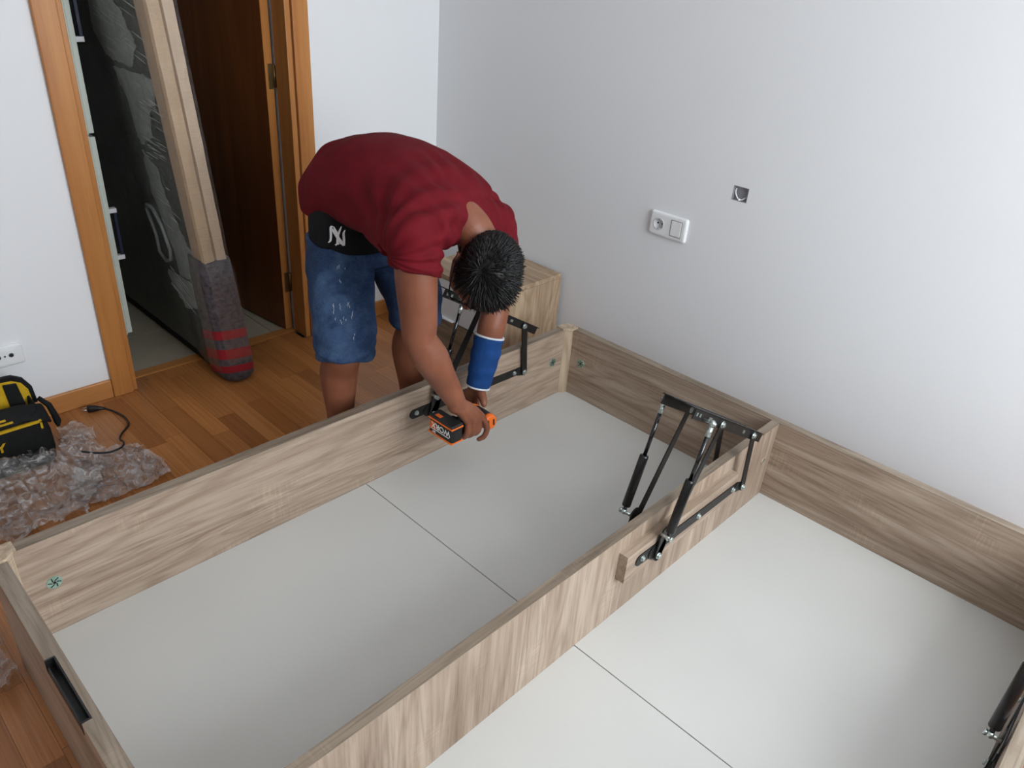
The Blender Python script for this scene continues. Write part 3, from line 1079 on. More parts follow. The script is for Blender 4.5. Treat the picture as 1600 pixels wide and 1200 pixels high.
# ------------------------------------------------------------------ white cabinet in the hall
cb = empty('hall_cabinet', (0.7, 3.1, 0))
tag(cb, 'tall white film-wrapped cabinet with bar handles in the hall behind the door casing', 'cabinet')
CABW = plain('cabinet_white', (214, 220, 208), 0.35, var=0.03, vscale=8, bump=0.2, bscale=25)
b = MB(); b.box(0.45, 0.945, 2.92, 3.5, 0.104, 0.872); b.build('body', CABW, cb, bevel=0.002)
b = MB(); b.box(0.45, 0.945, 2.92, 3.5, 0.8745, 1.9); b.build('body', CABW, cb, bevel=0.002)
for z0, z1 in ((0.11, 0.868), (0.880, 1.895)):
    b = MB(); b.box(0.9455, 0.964, 2.922, 3.498, z0, z1); dd_ = b.build('door', CABW, cb, bevel=0.002)
    hz0, hz1 = (0.42, 0.60) if z0 < 0.5 else (1.18, 1.44)
    b = MB(); b.box(0.980, 0.990, 2.932, 2.944, hz0, hz1); tag(b.build('handle', plain('handle_navy', (28, 34, 60), 0.4), dd_), 'dark blue bar handle')
    for zz in (hz0, hz1):
        b = MB(); b.box(0.9645, 0.9905, 2.926, 2.948, zz - 0.008, zz + 0.008); tag(b.build('handle_foot', WHITE_PL, dd_), 'white handle foot')
b = MB(); b.box(0.46, 0.945, 2.935, 3.48, 0.0, 0.1036); b.build('plinth', plain('plinth_grey', (150, 152, 150), 0.5), cb)

# ------------------------------------------------------------------ tool bag
bag = empty('tool_bag', (0.28, 2.47, 0))
tag(bag, 'open black tool bag with yellow lining and stripes beside the baseboard', 'bag')
BX0, BX1, BY0, BY1, BZ = 0.03, 0.492, 2.375, 2.56, 0.185


def bag_ring(z, grow):
    pts = []
    n = 6
    hx, hy = (BX1 - BX0) / 2 + grow, (BY1 - BY0) / 2 + grow
    r = 0.03
    for qx, qy, a0 in ((1, 1, 0), (-1, 1, 90), (-1, -1, 180), (1, -1, 270)):
        for k in range(n + 1):
            t_ = math.radians(a0 + 90 * k / n)
            x = (BX0 + BX1) / 2 + qx * (hx - r) + r * math.cos(t_)
            y = (BY0 + BY1) / 2 + qy * (hy - r) + r * math.sin(t_)
            w = 0.005 * noise.noise(Vector((x * 12, y * 12, z * 14)))
            pts.append((x + w, y + w, z + (0.010 * noise.noise(Vector((x * 9, y * 9, 3.0))) if z > 0.15 else 0)))
    return pts


b = MB()
rings = [b.ring(bag_ring(z, g)) for z, g in ((0.0, -0.012), (0.006, -0.002), (0.05, 0.002), (0.11, 0.0), (0.16, -0.006), (BZ, -0.012), (BZ - 0.002, -0.018), (0.14, -0.022), (0.02, -0.026))]
b.skin(rings)
b.build('body', BAGBLK, bag)
b = MB()
rings = [b.ring(bag_ring(z, g)) for z, g in ((0.165, -0.0235), (0.10, -0.0255), (0.03, -0.028))]
b.skin(rings, False); b.bm.faces.new(rings[-1])
tag(b.build('lining', BAGYEL, bag), 'yellow lining')


def arch(name, y0, y1, inset, mat, parent):
    o_ = [(0.06 + inset, 0.15), (0.06 + inset, 0.235 - inset), (0.09 + inset, 0.262 - inset), (0.40, 0.266 - inset), (0.450 - inset * 0.4, 0.262 - inset),
          (0.478 - inset * 0.7, 0.245 - inset * 0.8), (0.497 - inset, 0.210 - inset * 0.3), (0.502 - inset, 0.15)]
    b = MB()
    b.prism(o_, 'y', y0, y1)
    return b.build(name, mat, parent, bevel=0.002)


fp = arch('rear_flap', 2.515, 2.532, 0.0, BAGBLK, bag)
tag(arch('flap_lining', 2.5115, 2.5155, 0.013, BAGYEL, fp), 'yellow inside of the flap')
b = MB(); b.prism([(0.425, 0.13), (0.418, 0.245), (0.455, 0.240), (0.470, 0.13)], 'y', 2.504, 2.512); b.build('inner_pocket', BAGBLK, bag, bevel=0.003)
b = MB()   # folded front flap, black, slumping into the mouth
rings = []
for k in range(9):
    f = k / 8
    y = 2.372 + 0.105 * f
    z = 0.178 + 0.030 * math.sin(f * 2.6) - 0.012 * f
    row = []
    for j in range(16):
        x = 0.04 + 0.455 * j / 15
        row.append((x, y, z + 0.008 * noise.noise(Vector((x * 11, y * 14, 0.5))) - 0.03 * max(0, (j - 13) / 2) * (1 - f * 0.4)))
    rings.append(b.ring(row))
b.skin(rings, False, False)
fo = b.build('front_flap', BAGBLK, bag)
md = fo.modifiers.new('thick', 'SOLIDIFY'); md.thickness = 0.006
for z0, x0, x1, hw in ((0.163, 0.05, 0.468, 0.0040), (0.185, 0.05, 0.395, 0.0016), (0.198, 0.05, 0.378, 0.0016)):
    b = MB(); b.box(x0, x1, BY0 - 0.005, BY0 + 0.003, z0 - hw, z0 + hw)
    if z0 < 0.17:
        b.box(x1 - 0.006, x1, BY0 - 0.005, BY0 + 0.003, z0 - 0.026, z0)
        for v in b.bm.verts: v.co.y -= 0.002
    tag(b.build('stripe', BAGYEL, bag), 'yellow piping')
b = MB()   # side strap
b.tube([(0.495, 2.47, 0.19), (0.515, 2.45, 0.165), (0.522, 2.44, 0.13), (0.525, 2.437, 0.105), (0.522, 2.430, 0.09)], [0.007, 0.009, 0.010, 0.011, 0.004], 8)
b.build('strap', BAGBLK, bag)


def text_mesh(body, size, extrude=0.0004, bold=0.0):
    cu = bpy.data.curves.new('lettering', 'FONT')
    cu.body = body
    cu.size = size
    cu.extrude = extrude
    cu.offset = bold
    cu.align_x = 'CENTER'; cu.align_y = 'CENTER'
    ob = bpy.data.objects.new('lettering', cu)
    col.objects.link(ob)
    dg = bpy.context.evaluated_depsgraph_get()
    me = bpy.data.meshes.new_from_object(ob.evaluated_get(dg))
    bpy.data.objects.remove(ob); bpy.data.curves.remove(cu)
    me.materials.clear()
    return me


me = text_mesh('STANLEY', 0.040, 0.0005, 0.0012)
me.transform(Matrix.Translation((0.276, BY0 - 0.0062, 0.110)) @ Matrix.Rotation(math.radians(90), 4, 'X'))
link_mesh('lettering', me, BAGYEL, bag)['label'] = 'yellow lettering'


# ------------------------------------------------------------------ crumpled film on the floor
def crumple(name, poly, hfun, mat, label, seed, n=70, amp=0.02):
    xs = [p[0] for p in poly]; ys = [p[1] for p in poly]
    x0, x1, y0, y1 = min(xs), max(xs), min(ys), max(ys)

    def inside(x, y):
        c_ = False
        j = len(poly) - 1
        for i in range(len(poly)):
            if (poly[i][1] > y) != (poly[j][1] > y) and x < (poly[j][0] - poly[i][0]) * (y - poly[i][1]) / (poly[j][1] - poly[i][1]) + poly[i][0]:
                c_ = not c_
            j = i
        return c_
    bm = bmesh.new()
    V = {}
    ny = int(n * (y1 - y0) / (x1 - x0)) + 1
    for i in range(n + 1):
        for j in range(ny + 1):
            x = x0 + (x1 - x0) * i / n; y = y0 + (y1 - y0) * j / ny
            ex = 0.03 * noise.noise(Vector((x * 18, y * 18, seed)))
            if not inside(x + ex, y + ex * 0.7):
                continue
            p = Vector((x, y, 0))
            r = 0.0
            for o_, a_ in ((9, 1.0), (19, 0.6), (41, 0.35), (83, 0.15)):
                r += a_ * (1 - abs(noise.noise(Vector((x * o_, y * o_, seed + o_)))) * 2.2)
            hx = noise.noise(Vector((x * 14, y * 14, seed + 5))) * 0.012
            hy = noise.noise(Vector((x * 14, y * 14, seed + 9))) * 0.012
            z = 0.0015 + max(0.0, hfun(x, y)) + amp * max(0.0, r)
            V[i, j] = bm.verts.new((x + hx, y + hy, z))
    for i in range(n):
        for j in range(ny):
            q = [V.get((i, j)), V.get((i + 1, j)), V.get((i + 1, j + 1)), V.get((i, j + 1))]
            if all(q):
                # triangles keep the creases sharp
                bm.faces.new((q[0], q[1], q[2])).smooth = True; bm.faces.new((q[0], q[2], q[3])).smooth = True
    loose = [v for v in bm.verts if not v.link_faces]
    bmesh.ops.delete(bm, geom=loose, context='VERTS')
    me_ = bpy.data.meshes.new(name)
    bm.to_mesh(me_); bm.free()
    cx = (x0 + x1) / 2; cy = (y0 + y1) / 2
    o = link_mesh(name, me_, mat, None, (cx, cy, 0.0))
    tag(o, label, 'plastic film')
    return o


crumple('plastic_film', [(0.730, 2.075), (0.735, 2.20), (0.715, 2.32), (0.60, 2.315), (0.55, 2.35), (0.46, 2.22), (0.45, 2.10), (0.50, 2.045), (0.60, 2.06)],
        lambda x, y: 0.0, FILM, 'thin clear plastic sheet spread on the parquet under the black cord', 1.0, 60, 0.011)
crumple('plastic_film', [(0.60, 2.33), (0.635, 2.43), (0.62, 2.53), (0.55, 2.545), (0.51, 2.47), (0.50, 2.36), (0.45, 2.362), (0.25, 2.36), (0.05, 2.36), (0.02, 2.15), (0.16, 2.02), (0.30, 2.04), (0.46, 2.03), (0.53, 2.14), (0.60, 2.25)],
        lambda x, y: 0.09 * max(0, 1 - abs(y - 2.34) / 0.20) * max(0, 1 - abs(x - 0.28) / 0.34), FILM,
        'heap of crumpled clear film piled against the tool bag', 6.0, 80, 0.022)
crumple('plastic_film', [(0.135, 1.74), (0.05, 1.80), (-0.06, 1.72), (-0.05, 1.58), (0.03, 1.53), (0.10, 1.50), (0.135, 1.56)],
        lambda x, y: 0.01, FILM, 'small scrap of crumpled film outside the foot of the bed', 12.0, 50, 0.022)

# ------------------------------------------------------------------ power cord
pc = empty('power_cord', (0.70, 2.45, 0))
tag(pc, 'black power cord with two-pin plug lying on the parquet', 'cord')


def spline(pts, n=8):
    P_ = [Vector(p) for p in pts]
    out = []
    for i in range(len(P_) - 1):
        p0 = P_[max(i - 1, 0)]; p1 = P_[i]; p2 = P_[i + 1]; p3 = P_[min(i + 2, len(P_) - 1)]
        for k in range(n):
            t_ = k / n
            out.append(0.5 * ((2 * p1) + (p2 - p0) * t_ + (2 * p0 - 5 * p1 + 4 * p2 - p3) * t_ ** 2 + (3 * p1 - p0 - 3 * p2 + p3) * t_ ** 3))
    out.append(P_[-1])
    return out


CORD = plain('cord_black', (20, 19, 20), 0.45)
b = MB(); b.tube(spline([(0.706, 2.590, 0.012), (0.728, 2.560, 0.006), (0.742, 2.505, 0.005), (0.735, 2.445, 0.005), (0.695, 2.40, 0.006), (0.671, 2.352, 0.018),
                         (0.668, 2.31, 0.026), (0.650, 2.285, 0.028), (0.612, 2.278, 0.030), (0.575, 2.295, 0.034), (0.540, 2.325, 0.040)]), 0.0035, 8)
b.build('cable', CORD, pc)
b = MB(); b.tube([(0.664, 2.614, 0.013), (0.668, 2.612, 0.013), (0.685, 2.602, 0.013), (0.700, 2.593, 0.012), (0.712, 2.586, 0.011)], [0.013, 0.0135, 0.0115, 0.0065, 0.0045], 12)
pg = b.build('plug', CORD, pc)
for s in (-1, 1):
    n_ = Vector((0.5, 0.866, 0)) * 0.0085 * s
    b = MB(); b.cyl(Vector((0.664, 2.614, 0.013)) + n_, Vector((0.647, 2.624, 0.013)) + n_, 0.0022, 8); b.build('pin', ZINC, pg)

# ------------------------------------------------------------------ cordless drill
DBLK = plain('drill_black', (26, 26, 27), 0.5, var=0.1, bump=0.1, bscale=300)
DORG = plain('drill_orange', (224, 104, 28), 0.45, var=0.04)
dr = empty('cordless_drill', (1.40, 1.43, 0.26))
tag(dr, 'black and orange cordless drill held by the man against the side rail', 'drill')
c0 = Vector((1.436, 1.372, 0.262)); c1 = Vector((1.468, 1.574, 0.236))
ax = (c1 - c0).normalized()
b = MB()
Ld = (c1 - c0).length
b.tube([c0 + ax * s for s in (0.004, 0.012, 0.03, 0.075, 0.095, 0.112)], [0.0235, 0.0255, 0.0265, 0.0265, 0.0245, 0.020], 24)
b.build('motor_housing', DBLK, dr)
b = MB(); b.tube([c0 + ax * s for s in (-0.006, -0.004, 0.004, 0.012)], [0.019, 0.0225, 0.0262, 0.0268], 28)
capo = b.build('rear_cap', DORG, dr); capo['label'] = 'orange rear cap'
sd = ax.cross(Vector((0, 0, 1))).normalized(); up_ = sd.cross(ax).normalized()
for k in (-1, 1):
    b = MB(); b.obox(c0 - ax * 0.0058 + sd * (0.010 * k), (sd, up_, ax), (0.0028, 0.010, 0.0009))
    b.build('vent_slot', DARKGAP, capo)
b = MB(); b.tube([c0 + ax * s for s in (0.112, 0.116, 0.150, 0.165)], [0.020, 0.021, 0.0195, 0.011], 20)
b.build('chuck', plain('chuck_grey', (60, 60, 62), 0.4, 0.3), dr)
b = MB(); b.tube([c0 + ax * 0.160, c0 + ax * (Ld - 0.001)], 0.0032, 6); b.build('bit', ZINC, dr)
b = MB(); b.tube([c0 + ax * 0.085, c0 + ax * 0.095, c0 + ax * 0.102], [0.0270, 0.0272, 0.0255], 24); b.build('torque_ring', DORG, dr)
b = MB()
h0 = c0 + ax * 0.045; h1 = Vector((1.322, 1.414, 0.282))
b.tube([h0, h0.lerp(h1, 0.3), h0.lerp(h1, 0.6), h0.lerp(h1, 0.9), h1], [0.021, 0.0175, 0.0175, 0.020, 0.025], 18)
b.build('grip', DBLK, dr)
b = MB(); b.obox((1.292, 1.415, 0.280), ((1, 0, 0), (0, 1, 0.0), (0, 0, 1)), (0.023, 0.053, 0.031), 0.010)
bat = b.build('battery', DBLK, dr)
b = MB(); b.obox((1.2905, 1.415, 0.3035), ((1, 0, 0), (0, 1, 0), (0, 0, 1)), (0.0240, 0.0540, 0.0024), 0.002)
tag(b.build('orange_band', DORG, bat), 'orange rubber band')
b = MB(); b.obox((1.2905, 1.415, 0.2545), ((1, 0, 0), (0, 1, 0), (0, 0, 1)), (0.0242, 0.0542, 0.0026), 0.002)
tag(b.build('orange_band', DORG, bat), 'orange rubber band')
b = MB(); b.obox((1.2910, 1.415, 0.3095), ((1, 0, 0), (0, 1, 0), (0, 0, 1)), (0.0225, 0.0515, 0.0040), 0.003); b.build('battery_top', DBLK, bat)
b = MB(); b.obox((1.284, 1.438, 0.3136), ((1, 0, 0), (0, 1, 0), (0, 0, 1)), (0.007, 0.012, 0.0004)); b.build('top_mark', DORG, bat)
b = MB(); b.obox((1.2683, 1.448, 0.2825), ((1, 0, 0), (0, 1, 0), (0, 0, 1)), (0.0012, 0.012, 0.013)); tag(b.build('label_patch', DORG, bat), 'orange label patch')
WL = plain('print_white', (232, 232, 230), 0.5)


def bat_text(s, size, y, z, mat):
    me_ = text_mesh(s, size, 0.0003, size * 0.02)
    # readable from -x; turned upside down like the battery
    M_ = Matrix(((0, 0, -1, 0), (-1, 0, 0, 0), (0, 1, 0, 0), (0, 0, 0, 1)))
    me_.transform(Matrix.Translation((1.2668, y, z)) @ Matrix.Rotation(math.pi, 4, 'X') @ M_)
    link_mesh('lettering', me_, mat, bat)


bat_text('WORX', 0.026, 1.410, 0.287, WL)
bat_text('20V', 0.010, 1.440, 0.264, WL)
b = MB(); b.obox((1.2675, 1.415, 0.2715), ((1, 0, 0), (0, 1, 0), (0, 0, 1)), (0.0006, 0.040, 0.0012)); b.build('label_line', WL, bat)

#@@PERSON
# ------------------------------------------------------------------ person
from mathutils.bvhtree import BVHTree


def limb(b, pts, radii, n=6, seg=18, flat=None):
    """round-ended tapering limb through the given joints"""
    P_ = spline(pts, n)
    R_ = []
    for i in range(len(radii) - 1):
        for k in range(n):
            f = k / n
            f = f * f * (3 - 2 * f) * 0.5 + f * 0.5
            R_.append(radii[i] + (radii[i + 1] - radii[i]) * f)
    R_.append(radii[-1])
    # hemispherical ends
    t0 = (P_[0] - P_[1]).normalized(); t1 = (P_[-1] - P_[-2]).normalized()
    pre, prer, post_, postr = [], [], [], []
    for k in (4, 3, 2, 1):
        a_ = math.pi / 2 * k / 4.3
        pre.append(P_[0] + t0 * R_[0] * math.sin(a_)); prer.append(R_[0] * math.cos(a_))
    for k in (1, 2, 3, 4):
        a_ = math.pi / 2 * k / 4.3
        post_.append(P_[-1] + t1 * R_[-1] * math.sin(a_)); postr.append(R_[-1] * math.cos(a_))
    b.tube(pre + P_ + post_, prer + R_ + postr, seg)


def loft(b, secs, seg=36, power=2.3, caps=True):
    """sections: (centre, lateral half width, thickness half, lateral axis or None); tangent from neighbours"""
    C_ = [Vector(s[0]) for s in secs]
    rings = []
    for i, s in enumerate(secs):
        t_ = (C_[min(i + 1, len(C_) - 1)] - C_[max(i - 1, 0)]).normalized()
        L_ = Vector(s[3]) if len(s) > 3 and s[3] else Vector((1, 0, 0))
        L_ = (L_ - t_ * L_.dot(t_)).normalized()
        D_ = L_.cross(t_)
        pts = []
        for k in range(seg):
            a_ = 2 * math.pi * k / seg
            ca, sa = math.cos(a_), math.sin(a_)
            ca = math.copysign(abs(ca) ** (2 / power), ca); sa = math.copysign(abs(sa) ** (2 / power), sa)
            pts.append(C_[i] + L_ * s[1] * ca + D_ * s[2] * sa)
        rings.append(b.ring(pts))
    b.skin(rings, caps)


def fuse(b, voxel, smooth=6, post=None):
    """union of the closed shapes in the builder as one continuous smooth surface"""
    bmesh.ops.recalc_face_normals(b.bm, faces=b.bm.faces[:])
    me_ = bpy.data.meshes.new('fuse'); b.bm.to_mesh(me_); b.bm.free()
    ob = bpy.data.objects.new('fuse', me_); col.objects.link(ob)
    r_ = ob.modifiers.new('r', 'REMESH'); r_.mode = 'VOXEL'; r_.voxel_size = voxel; r_.use_smooth_shade = True
    if smooth:
        s_ = ob.modifiers.new('s', 'SMOOTH'); s_.factor = 0.5; s_.iterations = smooth
    dg = bpy.context.evaluated_depsgraph_get()
    out = bpy.data.meshes.new_from_object(ob.evaluated_get(dg))
    bpy.data.objects.remove(ob); bpy.data.meshes.remove(me_)
    out.materials.clear()
    for p in out.polygons: p.use_smooth = True
    return out


def wrinkle(me_, amp, fn):
    me_.update()
    nrm = [v.normal.copy() for v in me_.vertices]
    for v, n_ in zip(me_.vertices, nrm):
        v.co += n_ * amp * fn(v.co, n_)
    me_.update()


# --- skin material
sk = NT('skin')
v_ = sk.coords()
n1 = sk.noise(v_, 9, 4); n2 = sk.noise(v_, 260, 2)
sk.l(sk.ramp(n1, [(0.3, S(114, 66, 47)), (0.7, S(140, 87, 64))]), sk.p.inputs['Base Color'])
sk.p.inputs['Roughness'].default_value = 0.42
sk.p.inputs['Specular IOR Level'].default_value = 0.4
sk.p.inputs['Subsurface Weight'].default_value = 0.0
sk.bump(n2, 0.12, 0.001)
SKIN = sk.m
SHIRT = NT('red_cotton')
v_ = SHIRT.coords()
SHIRT.l(SHIRT.ramp(SHIRT.noise(v_, 14, 3), [(0.3, S(92, 9, 20)), (0.7, S(104, 13, 25))]), SHIRT.p.inputs['Base Color'])
SHIRT.p.inputs['Roughness'].default_value = 0.85
SHIRT.p.inputs['Specular IOR Level'].default_value = 0.2
SHIRT.bump(SHIRT.noise(v_, 900, 2), 0.1, 0.0006)
DENIM = NT('blue_denim')
v_ = DENIM.coords()
a1 = DENIM.noise(v_, 7, 5, 0.65); a2 = DENIM.noise(v_, 420, 3, 0.7)
DENIM.l(DENIM.mix(0.35, DENIM.ramp(a1, [(0.32, S(11, 24, 50)), (0.52, S(27, 51, 88)), (0.74, S(86, 114, 148))]),
                  DENIM.ramp(a2, [(0.3, S(16, 28, 52)), (0.7, S(88, 112, 144))])), DENIM.p.inputs['Base Color'])
DENIM.p.inputs['Roughness'].default_value = 0.85
DENIM.p.inputs['Specular IOR Level'].default_value = 0.2
DENIM.bump(DENIM.noise(v_, 45, 4, 0.6), 0.25, 0.006)
BOXER = cloth('black_cotton', (18, 19, 22), 0.8)
BRACE = cloth('blue_knit', (22, 62, 116), 0.8, var=0.15, vscale=40, bump=0.4, bscale=250)
HAIRM = NT('black_hair')
v_ = HAIRM.coords()
HAIRM.l(HAIRM.ramp(HAIRM.noise(v_, 120, 2), [(0.3, S(6, 5, 5)), (0.7, S(17, 15, 14))]), HAIRM.p.inputs['Base Color'])
HAIRM.p.inputs['Roughness'].default_value = 0.42
HAIRM.p.inputs['Specular IOR Level'].default_value = 0.32

# --- joints
HIP_R, HIP_L = Vector((1.305, 1.930, 0.800)), Vector((1.445, 1.930, 0.800))
KNE_R, KNE_L = Vector((1.172, 1.757, 0.470)), Vector((1.450, 1.765, 0.470))
ANK_R, ANK_L = Vector((1.162, 1.790, 0.085)), Vector((1.470, 1.800, 0.085))
SHO_R, SHO_L = Vector((1.205, 1.470, 0.880)), Vector((1.550, 1.520, 0.835))
ELB_R, ELB_L = Vector((1.208, 1.440, 0.590)), Vector((1.588, 1.522, 0.575))
WRI_R, WRI_L = Vector((1.316, 1.398, 0.366)), Vector((1.506, 1.502, 0.310))
C7 = Vector((1.388, 1.478, 0.915))
HC = Vector((1.399, 1.402, 0.757))
# head frame: F where the face looks, U crown, Lf his left
HF = (Vector(RR[1]) * 0.90 - Vector(RR[0]) * 0.34 + Vector(RR[2]) * 0.16).normalized()
HU = Vector(RR[2]) * -1.0 + Vector(RR[0]) * 0.50 - Vector(RR[1]) * 0.05; HU = (HU - HF * HU.dot(HF)).normalized()
HL = HU.cross(HF)
HL = -HL if HL.dot(Vector(RR[0])) < 0 else HL


def hp(l, f, u):
    return HC + HL * l + HF * f + HU * u


HROT = Matrix((HL, HF, HU)).transposed()
b = MB()
# legs
for hip, kne, ank in ((HIP_R, KNE_R, ANK_R), (HIP_L, KNE_L, ANK_L)):
    mid = kne.lerp(ank, 0.32) + Vector((0, 0.018, 0))
    limb(b, [hip, hip.lerp(kne, 0.50) + Vector((0, 0.035, 0)), kne, mid, kne.lerp(ank, 0.72), ank], [0.044, 0.054, 0.056, 0.059, 0.042, 0.036], 6, 32)
    limb(b, [ank + Vector((0, 0.045, -0.045)), ank + Vector((0, -0.04, -0.045)), ank + Vector((0, -0.15, -0.06))], [0.034, 0.040, 0.024])
# trunk
TR = [((1.376, 1.945, 0.75), 0.135, 0.085), ((1.376, 1.945, 0.84), 0.145, 0.090), ((1.376, 1.89, 0.900), 0.145, 0.090), ((1.374, 1.77, 0.918), 0.140, 0.088),
      ((1.376, 1.65, 0.918), 0.145, 0.088), ((1.382, 1.56, 0.905), 0.135, 0.070), ((1.386, 1.50, 0.895), 0.075, 0.050)]
loft(b, TR)
# shoulders and arms
limb(b, [C7 + Vector((0, 0.03, -0.02)), SHO_R], [0.050, 0.052])
limb(b, [C7 + Vector((0, 0.03, -0.02)), SHO_L], [0.050, 0.052])
limb(b, [SHO_R, SHO_R.lerp(ELB_R, 0.40), SHO_R.lerp(ELB_R, 0.8), ELB_R, ELB_R.lerp(WRI_R, 0.28), ELB_R.lerp(WRI_R, 0.7), WRI_R],
     [0.054, 0.057, 0.051, 0.0465, 0.051, 0.038, 0.0285], 6, 40)
limb(b, [SHO_L, SHO_L.lerp(ELB_L, 0.45), SHO_L.lerp(ELB_L, 0.8), ELB_L, ELB_L.lerp(WRI_L, 0.28), ELB_L.lerp(WRI_L, 0.7), WRI_L],
     [0.054, 0.054, 0.047, 0.042, 0.045, 0.034, 0.0275], 6, 40)
# neck and head
limb(b, [C7 + Vector((0, 0.035, -0.012)), C7.lerp(hp(0, -0.045, -0.04), 0.5), hp(0, -0.03, -0.05)], [0.054, 0.056, 0.062], 6, 32)
b.ball(hp(0, -0.012, 0.028), 1.0, 24, 16, (0.077, 0.096, 0.088), HROT)          # cranium
b.ball(hp(0, 0.030, -0.030), 1.0, 24, 16, (0.064, 0.064, 0.085), HROT)          # face
limb(b, [hp(-0.050, 0.005, -0.075), hp(-0.030, 0.058, -0.105), hp(0, 0.074, -0.112), hp(0.030, 0.058, -0.105), hp(0.050, 0.005, -0.075)], [0.020, 0.019, 0.019, 0.019, 0.020], 4, 12)
limb(b, [hp(0, 0.088, 0.002), hp(0, 0.106, -0.034)], [0.009, 0.0145], 4, 10)    # nose
limb(b, [hp(-0.012, 0.098, -0.040), hp(0.012, 0.098, -0.040)], [0.008, 0.008], 3, 10)
limb(b, [hp(-0.020, 0.086, -0.070), hp(0, 0.094, -0.068), hp(0.020, 0.086, -0.070)], [0.006, 0.008, 0.006], 4, 10)   # lips
limb(b, [hp(-0.018, 0.085, -0.079), hp(0, 0.092, -0.081), hp(0.018, 0.085, -0.079)], [0.006, 0.008, 0.006], 4, 10)
limb(b, [hp(-0.042, 0.080, 0.020), hp(0, 0.090, 0.018), hp(0.042, 0.080, 0.020)], [0.009, 0.010, 0.009], 4, 10)      # brow
for s in (-1, 1):
    b.ball(hp(0.031 * s, 0.080, -0.002), 0.0125, 12, 8)                                     # eyelids
    limb(b, [hp(0.076 * s, -0.004, -0.030), hp(0.084 * s, 0.000, -0.012), hp(0.088 * s, -0.010, 0.010), hp(0.087 * s, -0.024, 0.012), hp(0.083 * s, -0.026, -0.008)],
         [0.007, 0.0075, 0.0075, 0.0065, 0.006], 5, 10)                                       # ear rim
    b.ball(hp(0.076 * s, -0.010, -0.006), 1.0, 12, 8, (0.007, 0.014, 0.022), HROT)

# right hand closed round the drill grip
def finger(pts, r):
    limb(b, pts, [r, r * 0.98, r * 0.92, r * 0.80], 5, 12)


MC = []
for i, (xx, zz, yy, r) in enumerate(((1.4040, 0.294, 1.377, 0.0100), (1.3840, 0.297, 1.371, 0.0106), (1.3640, 0.298, 1.373, 0.0102), (1.3460, 0.298, 1.380, 0.0092))):
    mcp = Vector((xx, yy, zz)); MC.append(mcp)
    if i == 0:   # index finger reaching for the trigger, a little apart from the rest
        finger([mcp, Vector((1.4180, 1.366, 0.255)), Vector((1.4120, 1.369, 0.223)), Vector((1.3990, 1.379, 0.211))], r)
    else:
        finger([mcp, Vector((xx - 0.002, yy - 0.003, 0.257)), Vector((xx - 0.003, 1.396, 0.2325)), Vector((xx - 0.002, 1.428, 0.240))], r)
for mcp, wo in zip(MC, (0.012, 0.004, -0.004, -0.012)):
    limb(b, [WRI_R + Vector((wo * 0.9, wo * 0.35, -0.008)), WRI_R.lerp(mcp, 0.55) + Vector((wo * 0.3, 0.0, 0.003)), mcp], [0.0215, 0.0165, 0.0115], 5, 12)
limb(b, [WRI_R + Vector((0.010, 0.012, -0.018)), Vector((1.358, 1.428, 0.322)), Vector((1.388, 1.446, 0.297)), Vector((1.400, 1.446, 0.278)), Vector((1.400, 1.440, 0.264))],
     [0.020, 0.0150, 0.0115, 0.0105, 0.0085], 5, 12)       # thumb behind the grip
# left hand steadying the chuck
ML = []
for i, (yy, r) in enumerate(((1.496, 0.0090), (1.5145, 0.0094), (1.532, 0.0090), (1.548, 0.0080))):
    mcp = Vector((1.500 - 0.002 * i, yy, 0.262 - 0.001 * i)); ML.append(mcp)
    finger([mcp, Vector((1.4960, yy, 0.226)), Vector((1.4700, yy, 0.2085)), Vector((1.4420, yy, 0.2150))], r)
for mcp, wo in zip(ML, (-0.010, -0.003, 0.004, 0.010)):
    limb(b, [WRI_L + Vector((0, wo, -0.004)), WRI_L.lerp(mcp, 0.55), mcp], [0.0205, 0.0160, 0.0110], 4, 12)
limb(b, [WRI_L + Vector((-0.004, -0.012, -0.010)), Vector((1.494, 1.474, 0.296)), Vector((1.486, 1.456, 0.287)), Vector((1.479, 1.445, 0.277))],
     [0.018, 0.0160, 0.0135, 0.0110], 5, 12)       # thumb towards the viewer
body_me = fuse(b, 0.0034, 4)
person = link_mesh('person', body_me, SKIN, None, (1.35, 1.80, 0.0))
tag(person, 'man in a dark red T-shirt and denim shorts bending over the bed rail', 'person')


def wear(name, me_, mat, label):
    o = link_mesh(name, me_, mat, person)
    if label: o['label'] = label
    return o


# --- T-shirt
b = MB()
SH = [((1.378, 1.985, 0.785), 0.170, 0.118), ((1.378, 1.975, 0.845), 0.178, 0.126), ((1.378, 1.925, 0.890), 0.184, 0.135), ((1.378, 1.84, 0.905), 0.186, 0.145), ((1.376, 1.75, 0.908), 0.184, 0.145),
      ((1.376, 1.66, 0.908), 0.184, 0.132), ((1.378, 1.58, 0.900), 0.190, 0.116, (1, 0.1, -0.08)), ((1.380, 1.525, 0.892), 0.204, 0.094, (1, 0.13, -0.12)), ((1.380, 1.492, 0.886), 0.195, 0.076, (1, 0.13, -0.12)), ((1.388, 1.478, 0.884), 0.16, 0.055, (1, 0.13, -0.12))]
loft(b, SH)
c7o = C7 + Vector((0, 0.04, -0.02))
limb(b, [c7o, SHO_R], [0.070, 0.070])
limb(b, [c7o, SHO_L], [0.070, 0.068])
for sh, el, f1, r1 in ((SHO_R, ELB_R, 0.40, 0.073), (SHO_L, ELB_L, 0.42, 0.068)):
    d_ = (el - sh).normalized()
    e_ = sh.lerp(el, f1)
    b.tube([sh, sh.lerp(el, f1 * 0.5), e_], [0.068, 0.070, r1], 28)
